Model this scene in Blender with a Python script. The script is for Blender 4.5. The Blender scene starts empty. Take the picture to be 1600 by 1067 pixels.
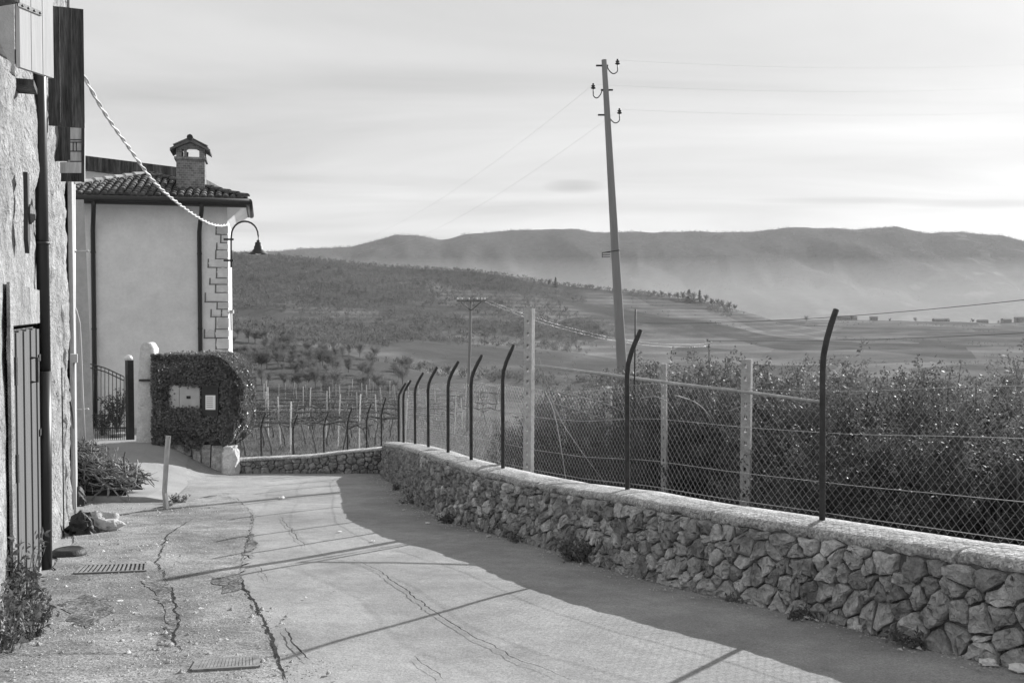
import bpy, math, random
import numpy as np
from mathutils import Vector, Matrix, noise as mnoise

random.seed(7)
RNG = np.random.default_rng(7)
R = math.radians
scene = bpy.context.scene
COL = scene.collection

# ------------------------------------------------------------------ camera
EYE = 1.6
FPX = 1555.56
PITCH = math.atan((533.5 - 490.0) / FPX)
cam = bpy.data.cameras.new('camera')
cam.lens = 35.0
cam.sensor_width = 36.0
cam.clip_start = 0.1
cam.clip_end = 40000
cam_ob = bpy.data.objects.new('camera', cam)
COL.objects.link(cam_ob)
cam_ob.location = (0, 0, EYE)
cam_ob.rotation_euler = (math.pi / 2 - PITCH, 0, 0)
scene.camera = cam_ob

# ------------------------------------------------------------------ light and sky
SUN_EL = R(23.0)
SUN_AZ = R(35.5)            # to the right of the view direction (+Y)
SUN_DIR = Vector((math.sin(SUN_AZ) * math.cos(SUN_EL), math.cos(SUN_AZ) * math.cos(SUN_EL), math.sin(SUN_EL)))
sun = bpy.data.lights.new('sun', 'SUN')
sun.energy = 4.9
sun.angle = R(0.55)
sun.color = (1.0, 1.0, 1.0)
sun_ob = bpy.data.objects.new('sun', sun)
COL.objects.link(sun_ob)
sun_ob.rotation_euler = (-SUN_DIR).to_track_quat('-Z', 'Y').to_euler()
sun_ob.location = (40, 60, 60)

world = bpy.data.worlds.new('World')
scene.world = world
world.use_nodes = True
wt = world.node_tree
wt.nodes.clear()
def wn(t, **kw):
    n = wt.nodes.new(t)
    for k, v in kw.items():
        setattr(n, k, v)
    return n
sky = wn('ShaderNodeTexSky', sky_type='NISHITA')
sky.sun_disc = False
sky.sun_elevation = SUN_EL
sky.sun_rotation = SUN_AZ
sky.altitude = 300
sky.air_density = 1.0
sky.dust_density = 1.4
sky.ozone_density = 1.0
bw = wn('ShaderNodeRGBToBW')
wt.links.new(sky.outputs[0], bw.inputs[0])
# high thin cloud: streaky noise on a plane far above
tc = wn('ShaderNodeTexCoord')
sep = wn('ShaderNodeSeparateXYZ')
wt.links.new(tc.outputs['Generated'], sep.inputs[0])
def wmath(op, a, b=None, clamp=False):
    n = wn('ShaderNodeMath', operation=op)
    n.use_clamp = clamp
    for i, v in enumerate((a, b)):
        if v is None: continue
        if isinstance(v, (int, float)): n.inputs[i].default_value = v
        else: wt.links.new(v, n.inputs[i])
    return n.outputs[0]
zc = wmath('ADD', wmath('MAXIMUM', sep.outputs[2], 0.0), 0.06)
cx = wmath('DIVIDE', sep.outputs[0], zc)
cy = wmath('DIVIDE', sep.outputs[1], zc)
comb = wn('ShaderNodeCombineXYZ')
wt.links.new(wmath('MULTIPLY', cx, 0.30), comb.inputs[0])
wt.links.new(wmath('MULTIPLY', cy, 0.62), comb.inputs[1])
nz = wn('ShaderNodeTexNoise')
nz.inputs['Scale'].default_value = 1.1
nz.inputs['Detail'].default_value = 6
nz.inputs['Roughness'].default_value = 0.52
nz.inputs['Distortion'].default_value = 0.5
wt.links.new(comb.outputs[0], nz.inputs['Vector'])
cloud = wn('ShaderNodeMapRange')
cloud.inputs['From Min'].default_value = 0.30
cloud.inputs['From Max'].default_value = 0.70
wt.links.new(nz.outputs[0], cloud.inputs['Value'])
# veil: cloud evens the blue sky out to a pale sheet, streaks slightly darker and lighter
CLOUD_BASE, CLOUD_VAR, VEIL = 4.3, 3.5, 0.83
veil = wmath('ADD', wmath('MULTIPLY', cloud.outputs[0], CLOUD_VAR), CLOUD_BASE)
tot = wmath('ADD', wmath('MULTIPLY', bw.outputs[0], 1 - VEIL), wmath('MULTIPLY', veil, VEIL))
# three thin grey lens clouds low over the ridge, as flat streaks in direction space
def lens_cloud(tot, az, el, wa, we, depth):
    a = wmath('DIVIDE', wmath('SUBTRACT', wmath('DIVIDE', sep.outputs[0], wmath('MAXIMUM', sep.outputs[1], 0.05)), az), wa)
    e = wmath('DIVIDE', wmath('SUBTRACT', wmath('DIVIDE', sep.outputs[2], wmath('MAXIMUM', sep.outputs[1], 0.05)), el), we)
    q = wmath('ADD', wmath('MULTIPLY', a, a), wmath('MULTIPLY', e, e))
    q = wmath('ADD', q, wmath('MULTIPLY', wmath('SUBTRACT', nz.outputs[0], 0.5), 1.0))
    fac = wmath('MULTIPLY', wmath('SUBTRACT', 1.0, wmath('MINIMUM', wmath('MAXIMUM', q, 0.0), 1.0)), depth)
    return wmath('MULTIPLY', tot, wmath('SUBTRACT', 1.0, fac))
tot = lens_cloud(tot, 0.062, 0.127, 0.034, 0.008, 0.24)
tot = lens_cloud(tot, 0.33, 0.113, 0.11, 0.004, 0.14)
tot = lens_cloud(tot, 0.47, 0.110, 0.08, 0.005, 0.14)
bg = wn('ShaderNodeBackground')
bg.inputs['Strength'].default_value = 0.071
out = wn('ShaderNodeOutputWorld')
wt.links.new(tot, bg.inputs['Color'])
wt.links.new(bg.outputs[0], out.inputs['Surface'])

vs = scene.view_settings
vs.view_transform = 'Standard'
vs.look = 'None'
vs.exposure = 0.66
vs.gamma = 1.0
vs.use_curve_mapping = False
scene.cycles.volume_bounces = 1
scene.cycles.max_bounces = 6
scene.cycles.transparent_max_bounces = 8

# ------------------------------------------------------------------ helpers
def ray(x, y):
    a = (x - 800.0) / FPX
    b = (533.5 - y) / FPX
    c, s = math.cos(PITCH), math.sin(PITCH)
    return Vector((a, c + b * s, -s + b * c))
def P(x, y, Y):
    d = ray(x, y)
    return Vector((0, 0, EYE)) + d * (Y / d.y)
def sstep(a, b, x):
    t = min(1.0, max(0.0, (x - a) / (b - a)))
    return t * t * (3 - 2 * t)
SLOPE = 0.087
def g(x, y):
    z = -SLOPE * y
    z += 0.66 * sstep(16.2, 22.3, y) * sstep(-6.0, -7.8, x)
    return z
def G(x, y):
    d = ray(x, y)
    Y = 10.0
    for _ in range(60):
        X = d.x * Y / d.y
        Yn = (EYE - g(X, Y)) / (-d.z / d.y)
        Y = 0.5 * Y + 0.5 * Yn
    X = d.x * Y / d.y
    return Vector((X, Y, g(X, Y)))

def hash2(ix, iy, seed):
    h = (ix.astype(np.int64) * 374761393 + iy.astype(np.int64) * 668265263 + seed * 1442695041) & 0x7fffffff
    h = ((h ^ (h >> 13)) * 1274126177) & 0x7fffffff
    return ((h ^ (h >> 16)) & 0xffff) / 65535.0
def vnoise(x, y, seed=0):
    ix, iy = np.floor(x), np.floor(y)
    fx, fy = x - ix, y - iy
    fx = fx * fx * (3 - 2 * fx); fy = fy * fy * (3 - 2 * fy)
    a = hash2(ix, iy, seed); b = hash2(ix + 1, iy, seed)
    c = hash2(ix, iy + 1, seed); d = hash2(ix + 1, iy + 1, seed)
    return (a * (1 - fx) + b * fx) * (1 - fy) + (c * (1 - fx) + d * fx) * fy
def fbm(x, y, oct=4, seed=0):
    s = 0; amp = 1; tot = 0
    for i in range(oct):
        s = s + amp * (vnoise(x, y, seed + i * 17) - 0.5); tot += amp
        x = x * 2.03; y = y * 2.03; amp *= 0.5
    return s / tot * 2

class MB:
    """collects vertices and faces, built as one mesh"""
    def __init__(s): s.v = []; s.f = []; s.n = 0
    def add(s, v, f):
        n = s.n
        s.v.extend([tuple(p) for p in v]); s.f.extend([tuple(i + n for i in q) for q in f]); s.n += len(v)
        return s
    def box(s, c, size, rot=None, taper=1.0, jit=0.0):
        hx, hy, hz = [k / 2 for k in size]
        v = []
        for z in (-hz, hz):
            k = taper if z > 0 else 1.0
            for x, y in ((-hx, -hy), (hx, -hy), (hx, hy), (-hx, hy)):
                p = Vector((x * k, y * k, z))
                if jit: p += Vector((random.uniform(-jit, jit), random.uniform(-jit, jit), random.uniform(-jit, jit)))
                if rot is not None: p = rot @ p
                v.append(p + Vector(c))
        return s.add(v, [(0, 3, 2, 1), (4, 5, 6, 7), (0, 1, 5, 4), (1, 2, 6, 5), (2, 3, 7, 6), (3, 0, 4, 7)])
    def tube(s, pts, rad, sides=6, cap=True):
        pts = [Vector(p) for p in pts]
        n = len(pts)
        if not hasattr(rad, '__len__'): rad = [rad] * n
        ref = Vector((0, 0, 1))
        if abs((pts[-1] - pts[0]).normalized().z) > 0.9: ref = Vector((1, 0, 0))
        v = []; f = []
        for i, p in enumerate(pts):
            t = (pts[min(i + 1, n - 1)] - pts[max(i - 1, 0)])
            if t.length < 1e-9: t = Vector((0, 0, 1))
            t.normalize()
            a = t.cross(ref)
            if a.length < 1e-6: a = t.cross(Vector((0, 1, 0)))
            a.normalize(); b = t.cross(a).normalized()
            for k in range(sides):
                w = 2 * math.pi * k / sides
                v.append(p + (a * math.cos(w) + b * math.sin(w)) * rad[i])
        for i in range(n - 1):
            for k in range(sides):
                k2 = (k + 1) % sides
                f.append((i * sides + k, i * sides + k2, (i + 1) * sides + k2, (i + 1) * sides + k))
        if cap:
            f.append(tuple(range(sides))[::-1]); f.append(tuple((n - 1) * sides + k for k in range(sides)))
        return s.add(v, f)
    def lathe(s, c, prof, sides=16, axis=None):
        c = Vector(c); v = []; f = []
        m = axis if axis is not None else Matrix.Identity(3)
        for r, z in prof:
            for k in range(sides):
                w = 2 * math.pi * k / sides
                v.append(c + m @ Vector((r * math.cos(w), r * math.sin(w), z)))
        for i in range(len(prof) - 1):
            for k in range(sides):
                k2 = (k + 1) % sides
                f.append((i * sides + k, i * sides + k2, (i + 1) * sides + k2, (i + 1) * sides + k))
        f.append(tuple(range(sides))[::-1]); f.append(tuple((len(prof) - 1) * sides + k for k in range(sides)))
        return s.add(v, f)
    def prism(s, poly, off):
        """closed polygon (list of Vector) extruded by off"""
        n = len(poly); off = Vector(off)
        v = [Vector(p) for p in poly] + [Vector(p) + off for p in poly]
        f = [tuple(range(n)), tuple(range(2 * n - 1, n - 1, -1))]
        for i in range(n):
            j = (i + 1) % n
            f.append((i, i + n, j + n, j))
        return s.add(v, f)
    def mesh(s, name):
        me = bpy.data.meshes.new(name)
        me.from_pydata(s.v, [], s.f)
        me.update()
        return me
    def build(s, name, m, parent=None, smooth=False):
        me = s.mesh(name)
        return link(name, me, m, parent, smooth)

def link(name, me, m, parent=None, smooth=False):
    o = bpy.data.objects.new(name, me)
    COL.objects.link(o)
    if m is not None and not me.materials: me.materials.append(m)
    if smooth:
        me.polygons.foreach_set('use_smooth', [True] * len(me.polygons))
    if parent is not None: o.parent = parent
    return o
def np_mesh(name, v, f):
    """v (n,3), f (m,k) numpy"""
    me = bpy.data.meshes.new(name)
    v = np.asarray(v, dtype=np.float32); f = np.asarray(f, dtype=np.int32)
    k = f.shape[1]
    me.vertices.add(len(v)); me.vertices.foreach_set('co', v.ravel())
    me.loops.add(f.size); me.loops.foreach_set('vertex_index', f.ravel())
    me.polygons.add(len(f)); me.polygons.foreach_set('loop_start', np.arange(0, f.size, k, dtype=np.int32))
    me.polygons.foreach_set('loop_total', np.full(len(f), k, dtype=np.int32))
    me.update(calc_edges=True)
    return me
def tag(o, label=None, cat=None, group=None, kind=None):
    if label: o['label'] = label
    if cat: o['category'] = cat
    if group: o['group'] = group
    if kind: o['kind'] = kind
    return o
def thing(name, label, cat, loc=(0, 0, 0), rz=0.0, group=None):
    o = bpy.data.objects.new(name, None)
    o.empty_display_size = 0.2
    COL.objects.link(o)
    o.location = loc; o.rotation_euler = (0, 0, rz)
    return tag(o, label, cat, group)
def copy_tree(o, parent=None):
    c = o.copy(); COL.objects.link(c); c.parent = parent
    for ch in [k for k in o.children]:
        copy_tree(ch, c)
    return c
def rotz(a): return Matrix.Rotation(a, 3, 'Z')
def frame(xd, zd=Vector((0, 0, 1))):
    """rotation matrix with local x along xd and z near zd"""
    x = Vector(xd).normalized(); y = Vector(zd).cross(x).normalized(); z = x.cross(y)
    return Matrix((x, y, z)).transposed()

# ------------------------------------------------------------------ materials (the photograph is black and white)
def mat(name, col, rough=0.85, spec=0.25, var=(), bump=(), rand=0.0, trans=0.0, metal=0.0, stretch=None, extra=None):
    """col: grey albedo; var: [(scale, amplitude, detail)] multiplicative noise; bump: [(scale, distance)]"""
    m = bpy.data.materials.new(name)
    m.use_nodes = True
    t = m.node_tree
    t.nodes.clear()
    def nn(ty): return t.nodes.new(ty)
    def math_(op, a, b=None, clamp=False):
        n = nn('ShaderNodeMath'); n.operation = op; n.use_clamp = clamp
        for i, v in enumerate((a, b)):
            if v is None: continue
            if isinstance(v, (int, float)): n.inputs[i].default_value = v
            else: t.links.new(v, n.inputs[i])
        return n.outputs[0]
    tcn = nn('ShaderNodeTexCoord')
    vec = tcn.outputs['Object']
    if stretch:
        mp = nn('ShaderNodeMapping'); mp.inputs['Scale'].default_value = stretch
        t.links.new(vec, mp.inputs['Vector']); vec = mp.outputs[0]
    def noise(scale, detail=3, rough_=0.55):
        n = nn('ShaderNodeTexNoise')
        n.inputs['Scale'].default_value = scale; n.inputs['Detail'].default_value = detail
        n.inputs['Roughness'].default_value = rough_
        t.links.new(vec, n.inputs['Vector'])
        return n.outputs[0]
    c = None
    val = nn('ShaderNodeValue'); val.outputs[0].default_value = col
    c = val.outputs[0]
    for sc, amp, det in var:
        k = noise(sc, det)
        k = math_('MULTIPLY', math_('SUBTRACT', k, 0.5), 2 * amp * 2.0)
        c = math_('MULTIPLY', c, math_('MAXIMUM', math_('ADD', k, 1.0), 0.12))
    if rand:
        oi = nn('ShaderNodeObjectInfo')
        k = math_('MULTIPLY', math_('SUBTRACT', oi.outputs['Random'], 0.5), 2 * rand)
        c = math_('MULTIPLY', c, math_('ADD', k, 1.0))
    env = dict(t=t, nn=nn, math_=math_, noise=noise, vec=vec, tcn=tcn)
    if extra: c = extra(c, env)
    c = math_('MINIMUM', c, 0.9)
    b = nn('ShaderNodeBsdfPrincipled')
    t.links.new(c, b.inputs['Base Color'])
    b.inputs['Roughness'].default_value = rough
    b.inputs['Specular IOR Level'].default_value = spec
    b.inputs['Metallic'].default_value = metal
    h = None
    for sc, dist in bump:
        k = math_('MULTIPLY', noise(sc, 4, 0.6), dist)
        h = k if h is None else math_('ADD', h, k)
    if h is not None:
        bn = nn('ShaderNodeBump'); bn.inputs['Distance'].default_value = 1.0; bn.inputs['Strength'].default_value = 1.0
        t.links.new(h, bn.inputs['Height']); t.links.new(bn.outputs[0], b.inputs['Normal'])
    o = nn('ShaderNodeOutputMaterial')
    sh = b.outputs[0]
    if trans:
        tr = nn('ShaderNodeBsdfTranslucent'); t.links.new(c, tr.inputs['Color'])
        mx = nn('ShaderNodeMixShader'); mx.inputs[0].default_value = trans
        t.links.new(sh, mx.inputs[1]); t.links.new(tr.outputs[0], mx.inputs[2]); sh = mx.outputs[0]
    t.links.new(sh, o.inputs['Surface'])
    return m

def speckle_extra(scale, lo, hi):
    def f(c, e):
        v = e['nn']('ShaderNodeTexVoronoi'); v.inputs['Scale'].default_value = scale
        e['t'].links.new(e['vec'], v.inputs['Vector'])
        s = e['nn']('ShaderNodeSeparateColor'); e['t'].links.new(v.outputs['Color'], s.inputs[0])
        mr = e['nn']('ShaderNodeMapRange'); mr.inputs['To Min'].default_value = lo; mr.inputs['To Max'].default_value = hi
        e['t'].links.new(s.outputs[0], mr.inputs['Value'])
        return e['math_']('MULTIPLY', c, mr.outputs[0])
    return f
def brick_extra(c, e):
    sx = e['nn']('ShaderNodeSeparateXYZ'); e['t'].links.new(e['vec'], sx.inputs[0])
    cb_ = e['nn']('ShaderNodeCombineXYZ'); e['t'].links.new(e['math_']('ADD', sx.outputs[0], sx.outputs[1]), cb_.inputs[0]); e['t'].links.new(sx.outputs[2], cb_.inputs[1])
    b = e['nn']('ShaderNodeTexBrick'); e['t'].links.new(cb_.outputs[0], b.inputs['Vector'])
    b.inputs['Scale'].default_value = 4.0
    b.inputs['Color1'].default_value = (1, 1, 1, 1); b.inputs['Color2'].default_value = (.6, .6, .6, 1); b.inputs['Mortar'].default_value = (1.5, 1.5, 1.5, 1)
    b.inputs['Mortar Size'].default_value = 0.015
    return e['math_']('MULTIPLY', c, b.outputs['Color'])

M = {}
M['asphalt'] = mat('asphalt', 0.28, 0.95, 0.12, var=[(0.35, 0.24, 4), (1.4, 0.14, 5), (6, 0.12, 4), (40, 0.10, 3)], bump=[(60, 0.004), (6, 0.012)], extra=speckle_extra(130, 0.8, 1.2))
M['old_asphalt'] = mat('old_asphalt', 0.235, 0.95, 0.1, var=[(0.7, 0.34, 4), (3, 0.4, 5), (30, 0.2, 3)], bump=[(40, 0.012), (7, 0.02)], extra=speckle_extra(95, 0.6, 1.35))
M['concrete'] = mat('concrete', 0.30, 0.9, 0.2, var=[(1.1, 0.14, 4), (14, 0.08, 3)], bump=[(25, 0.006)])
M['crack'] = mat('crack', 0.05, 1.0, 0.0, var=[(20, 0.5, 3)])
M['mortar'] = mat('mortar', 0.13, 1.0, 0.05, var=[(6, 0.5, 4)], bump=[(20, 0.03)])
M['stone'] = mat('stone', 0.40, 0.92, 0.15, var=[(3.2, 0.28, 4), (13, 0.40, 5), (60, 0.2, 3)], bump=[(7, 0.05), (26, 0.03), (80, 0.01)], rand=0.38)
M['cap'] = mat('wall_cap', 0.41, 0.95, 0.15, var=[(2.2, 0.3, 4), (22, 0.25, 4)], bump=[(12, 0.05), (40, 0.03)], extra=speckle_extra(70, 0.55, 1.4))
M['plaster'] = mat('rough_plaster', 0.34, 0.92, 0.1, var=[(1.3, 0.28, 4), (5, 0.35, 5), (30, 0.2, 3)], bump=[(9, 0.08), (30, 0.04)])
M['smooth_plaster'] = mat('smooth_plaster', 0.42, 0.9, 0.1, var=[(2, 0.14, 4), (14, .1, 4)], bump=[(20, 0.01)])
M['white_stone'] = mat('white_stone', 0.68, 0.9, 0.1, var=[(4, 0.2, 4), (24, .15, 4)], bump=[(14, 0.04), (40, .02)])
M['white_wall'] = mat('house_plaster', 0.80, 0.9, 0.1, var=[(0.45, 0.10, 5), (2.2, 0.08, 5), (14, 0.05, 3)], bump=[(30, 0.006)])
M['quoin'] = mat('quoin_stone', 0.70, 0.9, 0.1, var=[(4, 0.16, 4)], bump=[(12, 0.01)], rand=0.12)
M['iron'] = mat('dark_iron', 0.035, 0.55, 0.4, var=[(12, 0.3, 3)], bump=[(50, 0.002)])
M['pipe'] = mat('dark_pipe', 0.03, 0.4, 0.45, var=[(3, 0.15, 3)])
M['pale_pipe'] = mat('pale_pipe', 0.5, 0.5, 0.4, var=[(3, 0.15, 3)])
M['post_iron'] = mat('rusted_post', 0.045, 0.7, 0.3, var=[(14, 0.4, 4)], bump=[(60, 0.003)])
M['wire'] = mat('galvanised_wire', 0.36, 0.35, 0.6, metal=0.75)
M['grey_wood'] = mat('painted_boards', 0.50, 0.75, 0.2, var=[(4, 0.07, 4)], stretch=(8, 8, 0.6), bump=[(3, 0.003)])
M['dark_wood'] = mat('tarred_and_shaded_wood', 0.07, 0.8, 0.25, var=[(0.8, 0.8, 5), (3.0, 0.6, 5), (9, 0.5, 4)], stretch=(9, 9, 0.8), bump=[(4, 0.012)])
M['door_wood'] = mat('weathered_door', 0.13, 0.8, 0.2, var=[(3, 0.25, 5)], stretch=(10, 10, 0.5), bump=[(4, 0.004)])
M['pale_wood'] = mat('faded_wood', 0.5, 0.85, 0.15, var=[(4, 0.3, 5)], stretch=(6, 6, 1.0), bump=[(5, 0.006)])
M['stake_wood'] = mat('stake_wood', 0.42, 0.9, 0.15, var=[(7, 0.3, 5)], stretch=(4, 4, 1), bump=[(9, 0.01)])
M['concrete_post'] = mat('concrete_post', 0.42, 0.9, 0.2, var=[(7, 0.25, 4), (40, 0.15, 3)], bump=[(40, 0.006)])
M['pole'] = mat('pole_concrete', 0.24, 0.9, 0.2, var=[(1.5, 0.12, 4)], stretch=(3, 3, 0.6), bump=[(12, 0.004)])
M['tile'] = mat('roof_tile', 0.11, 0.9, 0.15, var=[(2, 0.3, 4), (14, 0.3, 4)], rand=0.4, bump=[(30, 0.008)])
M['ridge_tile'] = mat('ridge_tile', 0.42, 0.85, 0.2, var=[(9, 0.25, 4)], rand=0.15)
M['brick'] = mat('chimney_brick', 0.26, 0.9, 0.15, var=[(8, 0.25, 4)], bump=[(30, 0.006)], extra=brick_extra)
M['leaf'] = mat('shrub_leaf', 0.115, 0.55, 0.25, var=[(1.2, 0.4, 3)], rand=0.25, trans=0.38)
M['joint'] = mat('quoin_joint', 0.2, 0.95, 0.1, var=[(9, .4, 4)])
M['ivy'] = mat('ivy_leaf', 0.18, 0.36, 0.5, var=[(3, 0.35, 3), (20, .4, 2)], trans=0.35)
M['weed'] = mat('weed_leaf', 0.14, 0.6, 0.3, var=[(9, 0.4, 3)], rand=0.2, trans=0.3)
M['bark'] = mat('bark', 0.14, 0.9, 0.1, var=[(9, 0.4, 4)], bump=[(20, 0.02)], rand=0.2)
M['cane'] = mat('dry_cane', 0.34, 0.8, 0.2, var=[(9, 0.3, 3)], rand=0.25)
M['brush'] = mat('cut_branch', 0.19, 0.8, 0.3, var=[(9, 0.4, 3)], rand=0.75)
M['sack'] = mat('dusty_sack', 0.42, 0.8, 0.2, var=[(6, 0.35, 4)], bump=[(14, 0.03)])
M['white'] = mat('white_plastic', 0.75, 0.45, 0.4, var=[(9, 0.1, 3)], bump=[(14, 0.02)])
M['paper'] = mat('white_paper', 0.8, 0.8, 0.2)
M['ink'] = mat('printed_lines', 0.2, 0.8, 0.2)
M['grate_iron'] = mat('grate_iron', 0.22, 0.7, 0.3, var=[(20, 0.4, 4)])
M['black'] = mat('black_and_shade', 0.03, 0.6, 0.3, var=[(8, 0.4, 4)], bump=[(12, 0.02)])
M['panel'] = mat('metal_panel', 0.45, 0.5, 0.4, var=[(5, 0.12, 4)])
M['glass'] = mat('lamp_glass', 0.7, 0.2, 0.5)
M['porcelain'] = mat('porcelain', 0.6, 0.25, 0.5)
M['wood_far'] = mat('far_wood', 0.125, 1.0, 0.0, var=[(0.01, 0.3, 3)], trans=0.5)
M['crown'] = mat('bare_crown', 0.17, 0.9, 0.1, rand=0.3, trans=0.45)
M['far_wall'] = mat('far_wall', 0.3, 0.9, 0.1)
M['far_roof'] = mat('far_roof', 0.22, 0.9, 0.1)
M['grass'] = mat('dry_grass', 0.18, 0.9, 0.1, var=[(3, 0.3, 3)], rand=0.2, trans=0.3)

# ------------------------------------------------------------------ terrain: one sheet from the village to the far ridge
XS = np.concatenate([[-700, -200], np.arange(300, 1700, 10), [1800, 2300.]]).astype(float)
US = (XS - 800) / FPX
def row(pts):
    xs, ys = zip(*pts)
    return np.interp(XS, xs, ys)
PROF = [
    (14, None, -0.55),
    (24, None, -0.5),
    (60, row([(-700, 655), (600, 655), (900, 690), (2300, 690)]), 0),
    (110, row([(-700, 624), (360, 624), (560, 620), (800, 628), (1000, 645), (2300, 645)]), 0),
    (170, row([(-700, 640), (2300, 655)]), 0),
    (300, row([(-700, 630), (2300, 640)]), 0),
    (450, row([(-700, 495), (-200, 500), (360, 512), (430, 526), (500, 541), (600, 562), (700, 586), (800, 606), (900, 622), (2300, 620)]), 0),
    (600, row([(-700, 530), (360, 545), (500, 566), (700, 600), (900, 612), (1000, 604), (1200, 592), (2300, 586)]), 0),
    (950, row([(-700, 490), (360, 498), (500, 505), (700, 528), (900, 548), (1000, 556), (1200, 562), (2300, 560)]), 0),
    (1500, row([(-700, 380), (-200, 385), (360, 395), (430, 398), (600, 412), (700, 420), (800, 430), (880, 447), (1000, 459), (1100, 473), (1150, 486), (1200, 500), (1300, 520), (2300, 525)]), 0),
    (1750, row([(-700, 410), (600, 440), (800, 455), (1000, 480), (1150, 505), (1300, 512), (2300, 512)]), 0),
    (2250, row([(-700, 480), (1000, 500), (1200, 499), (1300, 499), (1450, 501), (1600, 504), (2300, 508)]), 0),
    (3000, row([(-700, 512), (2300, 515)]), 0),
    (4300, row([(-700, 503), (2300, 505)]), 0),
    (5200, row([(-700, 432), (430, 430), (700, 418), (1000, 424), (1300, 416), (2300, 426)]), 0),
    (6200, row([(-700, 400), (300, 397), (430, 392), (500, 388), (550, 385), (580, 376), (620, 367), (660, 368), (690, 374), (730, 364), (780, 361), (850, 359), (900, 358), (960, 362), (1050, 362), (1150, 364), (1180, 362), (1240, 356), (1330, 359), (1400, 354), (1440, 361), (1500, 363), (1560, 368), (1600, 378), (1700, 395), (2300, 400)]), 0),
    (7600, row([(-700, 430), (2300, 430)]), 0),
]
PY = np.array([p[0] for p in PROF], float)
PZ = []
for Y, ys, off in PROF:
    if ys is None: PZ.append(np.full(len(XS), -SLOPE * Y + off))
    else: PZ.append(EYE + (490 - ys) / FPX * Y)
PZ = np.array(PZ)                # rows: Y, cols: u
LPY = np.log(PY)
def terrain(X, Y):
    """height of the land at X, Y (arrays)"""
    X = np.atleast_1d(np.asarray(X, float)); Y = np.atleast_1d(np.asarray(Y, float))
    u = np.clip(X / np.maximum(Y, 1), US[0], US[-1])
    iu = np.clip(np.searchsorted(US, u) - 1, 0, len(US) - 2)
    fu = (u - US[iu]) / (US[iu + 1] - US[iu])
    Yc = np.clip(Y, PY[0], PY[-1])
    iy = np.clip(np.searchsorted(PY, Yc) - 1, 0, len(PY) - 2)
    fy = (Yc - PY[iy]) / (PY[iy + 1] - PY[iy])
    def at(i): return PZ[i, iu] * (1 - fu) + PZ[i, iu + 1] * fu
    z = at(iy) * (1 - fy) + at(iy + 1) * fy
    a = np.clip((Y - 130) / 900, 0, 1)
    z = z + a * 7.0 * fbm(X / 170, Y / 170, 4, 3)
    b = np.clip((Y - 4200) / 600, 0, 1) * np.clip((6900 - Y) / 700 + 0.12, 0, 1)
    gul = np.abs(fbm(X / 620 + 0.25 * Y / 620, Y / 2400, 4, 9))
    gu2 = np.abs(fbm(X / 260 - 0.2 * Y / 260, Y / 1300, 4, 19))
    z = z - b * (150 * (gul - 0.12) + 60 * (gu2 - .12)) * np.clip((6200 - Y) / 700, 0.07, 1)
    z = z + np.clip((Y - 5300) / 600, 0, 1) * 16 * fbm(X / 260, Y / 260, 4, 23)
    c = np.clip((Y - 40) / 60, 0, 1) * np.clip((400 - Y) / 200, 0, 1)
    z = z + c * 0.5 * fbm(X / 14, Y / 14, 3, 5)
    z = np.where(Y < PY[0], -SLOPE * Y - 0.55, z)
    return z

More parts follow.
